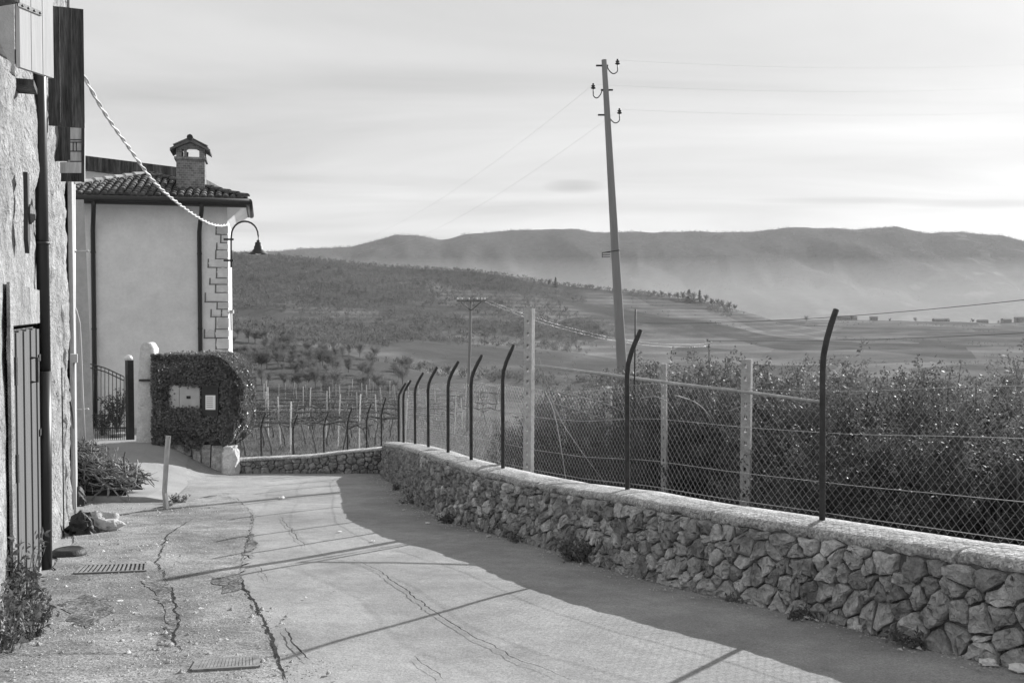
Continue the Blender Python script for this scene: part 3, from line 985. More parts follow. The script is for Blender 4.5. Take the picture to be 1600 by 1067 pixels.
cane([(1056, 618, 12), (1085, 628, 12.2), (1105, 645, 12.4), (1118, 668, 12.6)], 0.010, 'pale arched cane beside the thin concrete post, falling to the right')
cane([(1000, 622, 13), (1024, 620, 13), (1045, 630, 13.2), (1060, 652, 13.4)], 0.009, 'pale arched cane across the thin concrete post')
cane([(1140, 642, 11), (1160, 634, 11), (1178, 632, 11.1)], 0.007, 'short cane reaching left from the concrete post with the rail')
cane([(860, 610, 16), (905, 620, 16), (950, 632, 16.2), (985, 650, 16.4)], 0.016, 'upper of two long bent canes left of the utility pole')
cane([(855, 628, 16), (900, 640, 16), (950, 655, 16.2), (1000, 650, 16.4)], 0.014, 'lower of two long bent canes left of the utility pole')
cane([(1020, 560, 14.5), (1040, 588, 14.5), (1055, 600, 14.4)], 0.008, 'short cane leaning off the thin concrete post top')

mb = MB(); mb.tube([P(990, 690, 9.9), P(992, 560, 9.9), P(993, 483, 9.9)], 0.008, 5)
tag(mb.build('iron_rod', M['iron'], None, True), 'thin dark iron rod sticking up behind the bent fence post', 'rod')

# ------------------------------------------------------------------ utility poles and lines
def utility_pole():
    Y = 25.0
    top = P(944, 94, Y); low = P(972.5, 585, Y)
    ax = (top - low).normalized()
    base = low - ax * 1.9
    root = thing('utility_pole', 'tall leaning concrete utility pole with three hooked insulators', 'pole', base)
    L = (top - base).length
    mb = MB(); n = 14
    mb.tube([ax * (L * k / n) for k in range(n + 1)], [0.145 - 0.078 * k / n for k in range(n + 1)], 14)
    mb.build('shaft', M['pole'], root, True)
    ends = []
    for (bx, by, ex, ey, sgn) in ((947, 103, 965, 106, 1), (942, 141, 927, 143, -1), (950, 180, 968, 182, 1)):
        a = P(bx, by, Y) - base; e = P(ex, ey, Y) - base
        pts = []
        for k in range(13):
            t = k / 12
            x = a.x + (e.x - a.x) * min(1, t * 1.25)
            dz = -0.20 * math.sin(min(1.0, t * 1.05) * math.pi * 0.9) * (1 if t > 0.15 else t / 0.15)
            z = a.z + dz + (0.10 if t > 0.9 else 0) * (t - 0.9) * 10
            pts.append(Vector((x, a.y, z)))
        br = MB(); br.tube(pts, 0.014, 6)
        br.box(a + Vector((-sgn * 0.10, 0, 0)), (0.30, 0.05, 0.035))
        b = br.build('bracket', M['iron'], root, True)
        c = pts[-1]
        ins = MB()
        ins.lathe(c, [(0.012, -0.02), (0.06, 0.0), (0.065, 0.02), (0.03, 0.035), (0.055, 0.06), (0.05, 0.075), (0.022, 0.09), (0.03, 0.12), (0.0, 0.13)], 10)
        ins.build('insulator', M['iron'], b, True)
        ends.append(base + c + Vector((0, 0, 0.10)))
    br = MB()
    for px, py in ((956, 391), (948, 394), (949, 399)): pass
    a = P(968, 391, Y - .1) - base; b = P(941, 395, Y - .1) - base
    br.tube([a, b], 0.012, 5)
    for dz in (0.0, -0.055, -0.11): br.tube([b + Vector((0.0, 0, dz)), b + Vector((0.20, 0, dz + .01))], 0.009, 5)
    br.tube([b, b + Vector((0, 0, -0.12))], 0.010, 5)
    br.build('lower_bracket', M['iron'], root)
    return ends
ends = utility_pole()

def line(a, b, sag, r, label, name='power_line', m='wire', n=40, group='overhead wires'):
    pts = []
    for k in range(n + 1):
        t = k / n
        p = Vector(a).lerp(Vector(b), t); p.z -= sag * 4 * t * (1 - t); pts.append(p)
    mb = MB(); mb.tube(pts, r, 4)
    return tag(mb.build(name, M[m], None, True), label, 'wire', group)
line(ends[0], P(1900, 70, 40), 0.5, 0.0013, 'overhead wire running right from the top insulator of the leaning pole')
line(ends[1], P(1900, 105, 40), 0.5, 0.0013, 'overhead wire running right from the left insulator of the leaning pole')
line(ends[2], P(1900, 150, 40), 0.4, 0.0013, 'overhead wire running right from the lowest insulator of the leaning pole')
line(ends[1], P(520, 385, 60), 0.8, 0.002, 'overhead wire falling left from the left insulator of the leaning pole')
line(ends[2], P(560, 395, 60), 0.8, 0.002, 'overhead wire falling left from the lowest insulator of the leaning pole')

def far_pole():
    Y = 56.0
    top = P(736, 468, Y); base = P(730, 690, Y); base.z = float(terrain(base.x, base.y)[0]) - 0.2
    root = thing('line_pole', 'slim line pole with flat crossarm standing in the vineyard', 'pole', base)
    t = top - base
    mb = MB(); mb.tube([t * (k / 6) for k in range(7)], [0.10 - 0.03 * k / 6 for k in range(7)], 8); mb.build('shaft', M['pole'], root, True)
    mb = MB(); arm = t + Vector((0, -0.1, -0.08)); mb.box(arm, (1.62, 0.09, 0.11)); mb.build('crossarm', M['bark'], root)
    for s in (-1, 1):
        mb = MB(); mb.tube([t + Vector((0, -0.09, -0.62)), arm + Vector((s * 0.58, -0.02, -0.05))], 0.022, 5); mb.build('brace', M['iron'], root)
    for x in (-0.75, -0.5, -0.1, 0.35, 0.6, 0.78):
        mb = MB(); mb.lathe(arm + Vector((x, 0, 0.055)), [(0.02, 0), (0.045, 0.03), (0.045, 0.08), (0.02, 0.1), (0.03, 0.13), (0.0, 0.14)], 8); mb.build('insulator', M['porcelain'], root, True)
    return base + arm
fa = far_pole()
sp_base = P(1108, 700, 75); sp_base.z = float(terrain(sp_base.x, sp_base.y)[0]) - 0.2
sp_top = P(1108, 534, 75)
sp = thing('line_pole', 'small distant line pole just above the shrub tops', 'pole', sp_base)
mb = MB(); mb.tube([(0, 0, 0), sp_top - sp_base], [0.10, 0.06], 8); mb.build('shaft', M['pole'], sp, True)
for dx, dz in ((0.16, -0.05), (-0.2, -0.35), (0.14, -0.75)):
    mb = MB(); c = sp_top - sp_base + Vector((dx, -.05, dz)); mb.lathe(c, [(0.02, -.06), (0.06, -0.03), (0.07, 0.03), (0.03, 0.07), (0, .09)], 8)
    mb.tube([c + Vector((-dx, 0, -0.05)), c + Vector((0, 0, -0.05))], 0.015, 4); mb.build('insulator', M['porcelain'], sp, True)
line(fa + Vector((0.75, 0, .12)), P(1108, 536, 75) + Vector((.16, 0, 0)), 0.9, 0.005, 'upper wire hanging from the line pole crossarm towards the small pole')
line(fa + Vector((0.35, 0, .12)), P(1105, 541, 75), 0.9, 0.005, 'lower wire hanging from the line pole crossarm towards the small pole')
line(P(1000, 505, 60), P(1660, 462, 34), 0.30, 0.012, 'dark telephone cable crossing the hazy valley at right', 'telephone_cable', 'pipe')
line(P(1100, 532, 60), P(1660, 517, 34), 0.16, 0.010, 'thin dark cable below the other, just above the shrubs', 'telephone_cable', 'pipe')

# ------------------------------------------------------------------ old building on the left
BD = Vector((-0.364, 0.931)); BN = Vector((0.931, 0.364)); BA = Vector((-4.475, 9.4))
S_END = 6.55; S_START = -13.0
def B(s, o, z):
    p = BA + BD * s + BN * o
    return Vector((p.x, p.y, z))
def s_px(x):
    u = (x - 800) / FPX
    return (u * BA.y - BA.x) / (BD.x - u * BD.y)
def z_px(s, y, o=0.0):
    return EYE + (490 - y) / FPX * B(s, o, 0).y
BR = frame(Vector((BD.x, BD.y, 0)))       # local x along the wall, local y = left of it, z up
old = thing('old_building', 'old rough plastered village building at the left edge', 'building', B(0, 0, -0.8))
BO = -B(0, 0, -0.8)
def bl(s, o, z): return B(s, o, z) + BO
win = (s_px(-4) - 1.05, s_px(24), 3.36, 4.9)         # s0, s1, z0, z1
door = (s_px(14), s_px(58.5), -0.72, z_px(s_px(58), 506))
def build_old_wall():
    ds = 0.06
    ss = np.arange(-8.0, S_END + 0.001, ds); zs = np.arange(-1.9, 7.6, 0.07)
    mb = MB()
    S, Z = np.meshgrid(ss, zs)
    dm = np.clip((np.maximum(np.abs(S - (door[0] + door[1]) / 2) - 1.6, np.abs(Z - .5) - 1.5)) / .4, 0.25, 1)
    rel = dm * (0.06 * fbm(S * 1.3, Z * 1.3, 4, 2) - 0.06 * np.abs(fbm(S * 3.2, Z * 4.2, 3, 8)) + 0.03 * fbm(S * 7, Z * 7, 2, 14) + .01) - .005
    # bulge out at the foot
    rel = rel + 0.05 * np.clip((0.3 - (Z + 0.087 * 9.4 + 0.05 * S)) / 0.8, 0, 1)
    v = []
    for i in range(len(zs)):
        for j in range(len(ss)):
            v.append(bl(ss[j], float(rel[i, j]), zs[i]))
    f = []
    ns = len(ss)
    for i in range(len(zs) - 1):
        for j in range(ns - 1):
            sc_, zc_ = ss[j] + ds / 2, zs[i] + 0.035
            hole = False
            for (a, b, c, d) in (win, door):
                if a < sc_ < b and c < zc_ < d: hole = True
            if hole: continue
            a = i * ns + j; f.append((a, a + 1, a + ns + 1, a + ns))
    mb.add(v, f)
    mb.build('wall', M['plaster'], old, True)
    back = MB()
    zt, zb = 7.5, -2.2
    back.add([bl(S_END, 0.03, zb), bl(S_END, 0.03, zt), bl(S_END, -6, zt), bl(S_END, -6, zb)], [(0, 1, 2, 3)])
    back.add([bl(-8, 0.0, zt), bl(S_END, 0.03, zt), bl(S_END, -6, zt), bl(-8, -6, zt)], [(0, 1, 2, 3)])
    back.build('end_wall', M['plaster'], old)
    # reveals of window and door
    for (a, b, c, d), nm in ((win, 'window_reveal'), (door, 'door_reveal')):
        r = MB(); dp = -0.28
        q = [bl(a, 0.02, c), bl(b, 0.02, c), bl(b, 0.02, d), bl(a, 0.02, d)]; w = [bl(a, dp, c), bl(b, dp, c), bl(b, dp, d), bl(a, dp, d)]
        r.add(q + w, [(0, 1, 5, 4), (1, 2, 6, 5), (2, 3, 7, 6), (3, 0, 4, 7), (4, 5, 6, 7)])
        r.build(nm, M['smooth_plaster'] if nm[0] == 'w' else M['dark_wood'], old)
    # smooth bands round the door and on the corner
    sr = MB()
    a, b, c, d = door
    sr.box(bl((a + b) / 2 - .2, 0.022, d + 0.16), (b - a + 0.1, 0.02, 0.30), BR)
    sr.box(bl(a - 0.13, 0.020, (c + d) / 2 + .1), (0.22, 0.02, d - c + 0.1), BR)
    sr.build('door_surround', M['plaster'], old)
    cs = MB(); cs.box(bl(S_END - 0.55, 0.045, 1.2), (0.9, 0.05, 5.4), BR, jit=0.01); cs.build('corner_render', M['smooth_plaster'], old)
build_old_wall()
# double plank door
def build_door():
    a, b, c, d = door
    n = 6; w = (b - a) / n
    for leaf in range(2):
        lf = MB()
        s0, s1 = a + leaf * (b - a) / 2 + .012, a + (leaf + 1) * (b - a) / 2 - .012
        lf.box(bl((s0 + s1) / 2, -0.045, (c + d) / 2 - 0.01), (s1 - s0, 0.03, d - c - 0.03), BR)
        lo = lf.build('door', M['dark_wood'], old)
        k = 4
        for i in range(k):
            pw = (s1 - s0) / k
            pl = MB(); pl.box(bl(s0 + pw * (i + .5), -0.012 + (0.012 if i % 2 else 0), (c + d) / 2 - 0.012), (pw - 0.014, 0.035, d - c - 0.05 - 0.02 * (i % 2)), BR)
            pl.build('plank', M['door_wood'], lo)
        for hz in (0.12, 0.55, 0.86):
            s = s1 - 0.1 if leaf else s0 + .1
            hb = MB(); hb.box(bl(s, 0.022, c + (d - c) * hz), (0.26, 0.016, 0.06), BR)
            hb.tube([bl(s1 if leaf else s0, 0.03, c + (d - c) * hz - .1), bl(s1 if leaf else s0, 0.03, c + (d - c) * hz + .1)], 0.022, 6)
            hb.build('hinge', M['iron'], lo)
        if leaf:
            hb = MB(); hb.tube([bl(s0 + .12, 0.02, c + 1.75), bl(s0 + .12, 0.075, c + 1.75), bl(s0 + .12, 0.075, c + 1.95), bl(s0 + .12, 0.02, c + 1.95)], 0.014, 6); hb.build('handle', M['iron'], lo)
build_door()
# shutters
def shutter(hinge, dirv, w, z0, z1, planks, mats, nm, lab, strap=None, thick=0.035, ledges=()):
    d = Vector((dirv[0], dirv[1], 0)).normalized()
    hinge = Vector((hinge.x, hinge.y, 0))
    m = frame(d); nrm = m @ Vector((0, -1, 0))
    par = bpy.data.objects.new('shutter', None); COL.objects.link(par); par.parent = old
    if lab: par['label'] = lab
    pw = w / planks
    for i in range(planks):
        c = hinge + d * (pw * (i + .5)); c = Vector((c.x, c.y, (z0 + z1) / 2)) + BO
        pl = MB(); pl.box(c, (pw - (0.007 if mats[0][0] == 'g' else 0.001), thick, z1 - z0 - random.uniform(0, .008)), m); pl.build('plank', M[mats[i % len(mats)]], par)
    if mats[0][0] == 'g':
        c = hinge + d * (w / 2); bk = MB(); bk.box(Vector((c.x, c.y, (z0 + z1) / 2)) + BO - nrm * (thick / 2 + .006), (w - .02, 0.012, z1 - z0 - .02), m); bk.build('gap_shade_board', M['dark_wood'], par)  # added dark board; its colour stands in for shade in the plank gaps
    for t in (strap or ()):
        st = MB(); zz = z0 + (z1 - z0) * t
        a = hinge + d * -0.02; b = hinge + d * (w * 0.62)
        A = Vector((a.x, a.y, zz)) + BO; Bq = Vector((b.x, b.y, zz)) + BO
        st.box((A + Bq) / 2 + nrm * (thick / 2 + .004), ((Bq - A).length, 0.008, 0.035), m)
        for k in range(4):
            st.lathe(A.lerp(Bq, 0.2 + 0.25 * k) + nrm * (thick / 2 + .006), [(0.011, -.002), (0.009, 0.006), (0, 0.008)], 8, frame(d, nrm))
        st.build('strap_hinge', M['iron'], par)
    for t in ledges:
        st = MB(); zz = z0 + (z1 - z0) * t
        c = hinge + d * (w * 0.5); st.box(Vector((c.x, c.y, zz)) + BO - nrm * (thick / 2 + .018), (w * 0.92, 0.03, 0.1), m); st.build('ledge', M[mats[0]], par)
    return par
h1 = P(28, 108, 7.42); e1 = P(81.5, 124, 7.78)
shutter(Vector((h1.x, h1.y)), (e1.x - h1.x, e1.y - h1.y), math.hypot(e1.x - h1.x, e1.y - h1.y), 3.42, 4.85, 3, ['grey_wood'], 'shutter', 'pale grey three plank shutter swung half open', strap=(0.32, 0.72), ledges=(0.06, 0.5))
n1 = P(-30, 26, 6.05); n2 = P(27, 8, 5.92)
shutter(Vector((n1.x, n1.y)), (n2.x - n1.x, n2.y - n1.y), math.hypot(n2.x - n1.x, n2.y - n1.y), 3.43, 4.85, 3, ['dark_wood'], 'shutter', 'near shutter leaf darkened for shade, cut by the picture edge')  # pair of the grey shutter; its sun-averted face is coloured dark for shade
sl = MB(); sl.box(bl(s_px(29), 0.07, 3.335), (0.34, 0.14, 0.045), BR); sl.build('window_sill', M['dark_wood'], old)
d1 = P(76, 200, 10.9); d2 = P(132.5, 200, 11.05)
zlo, zhi = EYE + (490 - 201) / FPX * 11, EYE + (490 - 18) / FPX * 11
shutter(Vector((d1.x, d1.y)), (d2.x - d1.x, d2.y - d1.y), math.hypot(d2.x - d1.x, d2.y - d1.y), zlo, zhi, 3, ['dark_wood'], 'shutter', 'black weathered wooden shutter standing out from the wall', thick=0.045)
# lower, further shutter: dark plank, faded panelled half
q1 = P(85, 282, 12.6); q2 = P(131.5, 284, 12.75)
def low_shutter():
    par = bpy.data.objects.new('shutter', None); COL.objects.link(par); par.parent = old
    par['label'] = 'small faded shutter with pale panels below the black one'
    zt = EYE + (490 - 196) / FPX * 12.7
    def px(x, y): return P(x, y, np.interp(x, [85, 131.5], [12.6, 12.75]))
    nrm = Vector((0.1, -1, 0)).normalized()
    def board(x0, x1, y0, y1, m, proud=0.0, th=0.03, nm='board'):
        pl = MB(); poly = [px(x0, y0), px(x1, y0), px(x1, y1), px(x0, y1)]
        pl.prism([p + BO + nrm * proud for p in poly], -nrm * th); return pl.build(nm, M[m], par)
    board(83, 106, 192, 252, 'dark_wood', 0.01)
    board(106, 132, 192, 284, 'pale_wood', 0.0)
    board(106, 110, 192, 250, 'dark_wood', 0.02, 0.015, 'stile')
    board(128, 132.5, 192, 285, 'dark_wood', 0.022, 0.017, 'stile')
    board(96, 128, 271, 284, 'dark_wood', 0.02, 0.016, 'rail')
    board(95, 128, 254, 271, 'pale_wood', 0.026, 0.04, 'rail')
    for y in (218, 222, 236, 252): board(110, 128, y, y + 1.4, 'dark_wood', 0.008, 0.006, 'muntin')
    board(114, 115.2, 222, 236, 'dark_wood', 0.008, 0.006, 'muntin'); board(119, 120.2, 222, 236, 'dark_wood', 0.008, 0.006, 'muntin')
low_shutter()
# tie rod anchor
an = MB(); sA = s_px(27)
zt, zb = z_px(sA, 271), z_px(sA, 396)
zm = z_px(sA, 335)
poly = [(-0.035, zt), (0.035, zt), (0.03, zm + .03), (0.05, zm - 0.1), (0.06, zb + .12), (0.0, zb), (-0.05, zb + .1), (-0.045, zm - .1), (-0.03, zm + .03)]
an.prism([bl(sA + a * 2.2, 0.06, z) for a, z in poly], Vector((BN.x, BN.y, 0)) * 0.03)
an.lathe(bl(sA, 0.09, zm), [(0.075, -0.03), (0.075, 0.015), (0.04, 0.045), (0, 0.05)], 8, frame(Vector((0, 0, 1)), Vector((BN.x, BN.y, 0))))
an.build('wall_anchor', M['iron'], old)
# cables and boxes on the corner
jb = MB(); jb.box(bl(s_px(103), 0.10, z_px(s_px(103), 560)), (0.16, 0.09, 0.12), BR); jb.build('junction_box', M['pale_pipe'], old)
cb = MB(); cb.tube([bl(s_px(103), 0.1, z_px(s_px(103), 566)), bl(s_px(103), 0.09, z_px(s_px(103), 700)), bl(s_px(103), 0.09, -1.3)], 0.018, 6); cb.build('conduit', M['pale_pipe'], old, True)
cb = MB(); cb.tube([bl(s_px(84), 0.08, z_px(s_px(84), y)) for y in (575, 640, 700, 780, 850)], 0.008, 5); cb.build('cable', M['pipe'], old, True)
cb = MB(); cb.tube([bl(s_px(95), 0.1, z_px(s_px(95), 628)), bl(s_px(97), 0.11, z_px(s_px(97), 650)), bl(s_px(100), 0.10, z_px(s_px(100), 670))], 0.012, 5); cb.build('cable', M['pipe'], old, True)

# dark downpipe
dpx = thing('downpipe', 'tall thick black downpipe on the plastered building at left', 'pipe', B(0.0, 0.12, -0.79))
o0 = B(0.0, 0.12, -0.79)
tp = P(60, 110, 9.45); tp.z = 5.8
mb = MB(); mb.tube([P(70.5, 889, 9.32) - o0, P(69.5, 580, 9.35) - o0], 0.061, 16); mb.build('lower_pipe', M['pipe'], dpx, True)
mb = MB(); mb.tube([P(69.5, 582, 9.36) - o0, P(63, 200, 9.4) - o0, P(60, -60, 9.4) - o0], 0.056, 16); mb.build('upper_pipe', M['pipe'], dpx, True)
for y in (380, 700):
    mb = MB(); c = P(66, y, 9.37) - o0; mb.lathe(c, [(0.063, -0.012), (0.066, -.01), (0.066, 0.01), (0.063, 0.012)], 16); mb.tube([c, c - Vector((BN.x, BN.y, 0)) * 0.17], 0.006, 5); mb.build('clamp', M['iron'], dpx, True)

# pale pier and pipe beyond the corner
pier = MB()
def prow(y, x0, x1, Y): return [P(x0, y, Y), P(x1, y, Y), P(x1, y, Y + 0.5), P(x0, y, Y + 0.5)]
rows = [prow(745, 96, 152, 17.4), prow(690, 96, 147, 17.5), prow(620, 97, 142, 17.6), prow(520, 98, 140, 17.7), prow(312, 98, 131, 17.8)]
v = [p for r in rows for p in r]; f = []
for i in range(len(rows) - 1):
    for k in range(4):
        k2 = (k + 1) % 4; f.append((4 * i + k, 4 * i + k2, 4 * i + 4 + k2, 4 * i + 4 + k))
f.append((0, 1, 2, 3)); n = len(v) - 4; f.append((n, n + 1, n + 2, n + 3))
pier.add(v, f)
tag(pier.build('wall_pier', M['smooth_plaster']), 'narrow pale plastered pier widening at the foot, beside the dark gate', 'pier')
pp = thing('rain_pipe', 'pale grey rain pipe in front of the narrow plastered pier', 'pipe', P(114, 745, 16.9))
o1 = P(114, 745, 16.9)
mb = MB(); mb.tube([P(116, 745, 16.9) - o1, P(113, 500, 16.9) - o1, P(112.5, 288, 16.9) - o1], 0.055, 12); mb.build('shaft', M['pale_pipe'], pp, True)
for y in (392, 640):
    mb = MB(); c = P(113, y, 16.9) - o1; mb.lathe(c, [(0.06, -.02), (0.064, -.02), (0.064, .02), (0.06, .02)], 12); mb.tube([c, c + Vector((0.22, 0.1, 0))], 0.012, 5)
    mb.lathe(c + Vector((0.22, .08, 0)), [(0.02, -.02), (0.035, 0), (0.02, .02)], 8); mb.build('clamp', M['pale_pipe'], pp, True)
hp = MB(); hp.tube([P(107, 468, 16.3), P(113, 473, 16.4), P(119, 486, 16.5), P(124, 505, 16.6), P(126, 540, 16.7), P(129, 620, 16.7), P(133, 700, 16.7)], 0.020, 8)
tag(hp.build('conduit', M['pale_pipe'], None, True), 'pale conduit arching out of the building corner and down the pier', 'conduit')

# twisted cable from the old building to the house corner
def twisted():
    a = P(108, 62, 15.4); b = P(358, 352, 26.2)
    pts = []
    ctrl = [(108, 62), (134, 118), (165, 175), (200, 226), (245, 287), (290, 326), (325, 348), (345, 353), (358, 351)]
    pa, pb = a.xy, b.xy
    for x, y in ctrl:
        u = (x - 800) / FPX
        d = pb - pa
        t = (u * pa.y - pa.x) / (d.x - u * d.y)
        p = pa + d * t
        pts.append(Vector((p.x, p.y, EYE + (490 - y) / FPX * p.y)))
    fine = []
    for i in range(len(pts) - 1):
        p0 = pts[max(i - 1, 0)]; p1 = pts[i]; p2 = pts[i + 1]; p3 = pts[min(i + 2, len(pts) - 1)]
        for k in range(26):
            t = k / 26
            fine.append(0.5 * ((2 * p1) + (-p0 + p2) * t + (2 * p0 - 5 * p1 + 4 * p2 - p3) * t * t + (-p0 + 3 * p1 - 3 * p2 + p3) * t ** 3))
    root = thing('twisted_cable', 'thick pale twisted cable sagging from the old building to the house', 'cable', fine[0])
    acc = 0
    lines_ = [[], []]
    for i, p in enumerate(fine):
        if i: acc += (p - fine[i - 1]).length
        t = (fine[min(i + 1, len(fine) - 1)] - fine[max(i - 1, 0)]).normalized()
        sx = t.cross(Vector((0, 0, 1))).normalized(); sz = sx.cross(t)
        for k in range(2):
            w = acc * 2 * math.pi / 0.62 + k * math.pi
            lines_[k].append(p + (sx * math.cos(w) + sz * math.sin(w)) * 0.019 - fine[0])
    for k in range(2):
        mb = MB(); mb.tube(lines_[k], 0.017, 6); mb.build('strand', M['white'] if k == 0 else M['pale_pipe'], root, True)
twisted()

# ------------------------------------------------------------------ the house
HC = Vector((-7.69, 27.0)); E1 = Vector((-0.971, -0.24)); E2 = Vector((-0.24, 0.971))
def Hh(a, b, z):
    p = HC + E1 * a + E2 * b
    return Vector((p.x, p.y, z))
house = thing('house', 'pale plastered house with tiled hip roof and brick chimney behind the hedge', 'house', Hh(2, 0, -1.6))
HO = -Hh(2, 0, -1.6)
def hl(a, b, z): return Hh(a, b, z) + HO
ZE = 4.62; WID = 4.35; DEP = 3.2; OV = 0.52
def hbox(mb, a0, a1, b0, b1, z0, z1):
    v = [hl(a, b, z) for z in (z0, z1) for a, b in ((a0, b0), (a1, b0), (a1, b1), (a0, b1))]
    return mb.add(v, [(0, 1, 2, 3), (4, 7, 6, 5), (0, 4, 5, 1), (1, 5, 6, 2), (2, 6, 7, 3), (3, 7, 4, 0)])
mb = MB(); hbox(mb, 0, WID, 0, DEP, -2.6, ZE + 0.02); mb.build('wall', M['white_wall'], house)
# rear block fascia (sloping verge)
fa0, fa1 = P(90, 238, 31.2), P(290, 263, 31.2)
mb = MB(); poly = [fa0 + HO, fa1 + HO, fa1 + HO + Vector((0, 0, -0.44)), fa0 + HO + Vector((0, 0, -0.44))]
rw = MB(); q0 = [p + Vector((0.02, .35, 0)) for p in (fa0 + HO, fa1 + HO + Vector((-.25, 0, 0)))]
rw.prism([q0[0] + Vector((0, 0, -.3)), q0[1] + Vector((0, 0, -.3)), Vector((q0[1].x, q0[1].y, -.2)), Vector((q0[0].x, q0[0].y, -.2))], Vector((-.3, 4.5, 0))); rw.build('rear_wall', M['white_wall'], house)
mb.prism(poly, Vector((-0.3, 5.0, 0))); rv = mb.build('rear_roof', M['dark_wood'], house)
# hip roof slab
RISE = 0.95; AX = 2.32
apex = hl(AX, 2.6, ZE + RISE); ridge_end = hl(AX, DEP + .2, ZE + RISE)
c_r = hl(-OV, -OV, ZE); c_l = hl(WID + OV, -OV, ZE); b_r = hl(-OV, DEP + .2, ZE); b_l = hl(WID + OV, DEP + .2, ZE)
mb = MB(); dz = Vector((0, 0, -0.10))
vv = [c_r, c_l, b_l, b_r, apex, ridge_end]
v = vv + [p + dz for p in vv]
mb.add(v, [(0, 4, 1), (1, 4, 5, 2), (3, 5, 4, 0), (6, 7, 10), (7, 8, 11, 10), (9, 6, 10, 11), (0, 1, 7, 6), (1, 2, 8, 7), (3, 0, 6, 9), (2, 3, 9, 8), (2, 5, 3)])
roof = mb.build('roof', M['tile'], house)
# soffit: pale boxed eave at the right corner
mb = MB(); mb.add([hl(-OV + .04, -OV + .04, ZE - .11), hl(-OV + .04, DEP, ZE - .11), hl(0.0, DEP, ZE - 0.52), hl(0.0, -0.0, ZE - 0.52), hl(-0.002, DEP, ZE - 0.1), hl(-0.002, -OV + .04, ZE - 0.1)], [(0, 1, 2, 3), (0, 3, 5), (1, 4, 2), (3, 2, 4, 5)]); mb.build('soffit', M['white_wall'], house)
# tiles: half-round, shared mesh, rows down the slopes
def tile_mesh():
    mb = MB(); n = 6; L = 0.38; r0, r1 = 0.070, 0.087
    for r, y in ((r0, 0.0), (r1, -L)):
        for k in range(n + 1):
            w = math.pi * k / n
            mb.v.append((r * math.cos(w), y, r * math.sin(w) * 0.85 + (0.03 if y == 0 else 0.045))); mb.n += 1
    for k in range(n): mb.f.append((k, k + 1, n + 2 + k, n + 1 + k))
    mb.f.append(tuple(range(n + 1, 2 * n + 2)))
    me = mb.mesh('tile'); me.materials.append(M['tile'])
    return me
TM = tile_mesh()
def lay_tiles(e0, e1, top_pts, limit):
    """e0,e1 eave corners; rows up the slope towards the apex plane"""
    e0, e1 = Vector(e0), Vector(e1)
    along = (e1 - e0).normalized(); W = (e1 - e0).length
    up = None
    ap = Vector(top_pts[0])
    d = ap - e0; up = (d - along * d.dot(along)); SL = up.length; up.normalize()
    nrm = along.cross(up).normalized()
    if nrm.z < 0: nrm = -nrm
    xs = along if along.cross(up).dot(nrm) > 0 else -along
    m = Matrix((xs, up, nrm)).transposed()
    step = 0.19; rowh = 0.31
    cnt = 0
    r = 0
    while r * rowh < SL:
        yv = r * rowh + 0.40
        k = 0
        while k * step < W:
            xv = (k + .5) * step
            p = e0 + along * xv + up * yv
            pm = e0 + along * xv + up * (r * rowh + 0.12)
            if limit(pm) and cnt < 150:
                o = bpy.data.objects.new('tile', TM); COL.objects.link(o); o.parent = roof
                o.matrix_local = Matrix.Translation(p + nrm * random.uniform(-.004, .012)) @ (m @ Matrix.Rotation(random.gauss(0, .025), 3, 'Z')).to_4x4()
                cnt += 1
            k += 1
        r += 1
def in_tri(p, a, b, c):
    def s(p1, p2, p3): return (p1.x - p3.x) * (p2.y - p3.y) - (p2.x - p3.x) * (p1.y - p3.y)
    d1, d2, d3 = s(p, a, b), s(p, b, c), s(p, c, a)
    return not ((d1 < 0 or d2 < 0 or d3 < 0) and (d1 > 0 or d2 > 0 or d3 > 0))
lay_tiles(c_l, c_r, [apex], lambda p: in_tri(p, c_l, c_r, apex))
lay_tiles(c_r, b_r, [apex], lambda p: in_tri(p, c_r, b_r, apex) or in_tri(p, b_r, ridge_end, apex))
def hip(a, b, m):
    a, b = Vector(a), Vector(b); d = (b - a); L = d.length; d.normalize()
    xs = d.cross(Vector((0, 0, 1))).normalized(); n_ = xs.cross(d)
    mt = Matrix((xs, d, n_)).transposed()
    k = 0
    me = TM.copy(); me.materials.clear(); me.materials.append(m)
    while k * 0.36 < L - 0.2:
        o = bpy.data.objects.new('ridge_tile', me); COL.objects.link(o); o.parent = roof
        o.matrix_local = Matrix.Translation(a + d * (k * 0.36 + 0.40) + n_ * 0.05) @ mt.to_4x4() @ Matrix.Diagonal((1.15, 1, 1.1, 1))
        k += 1
hip(c_l, apex, M['ridge_tile']); hip(c_r, apex, M['tile'])
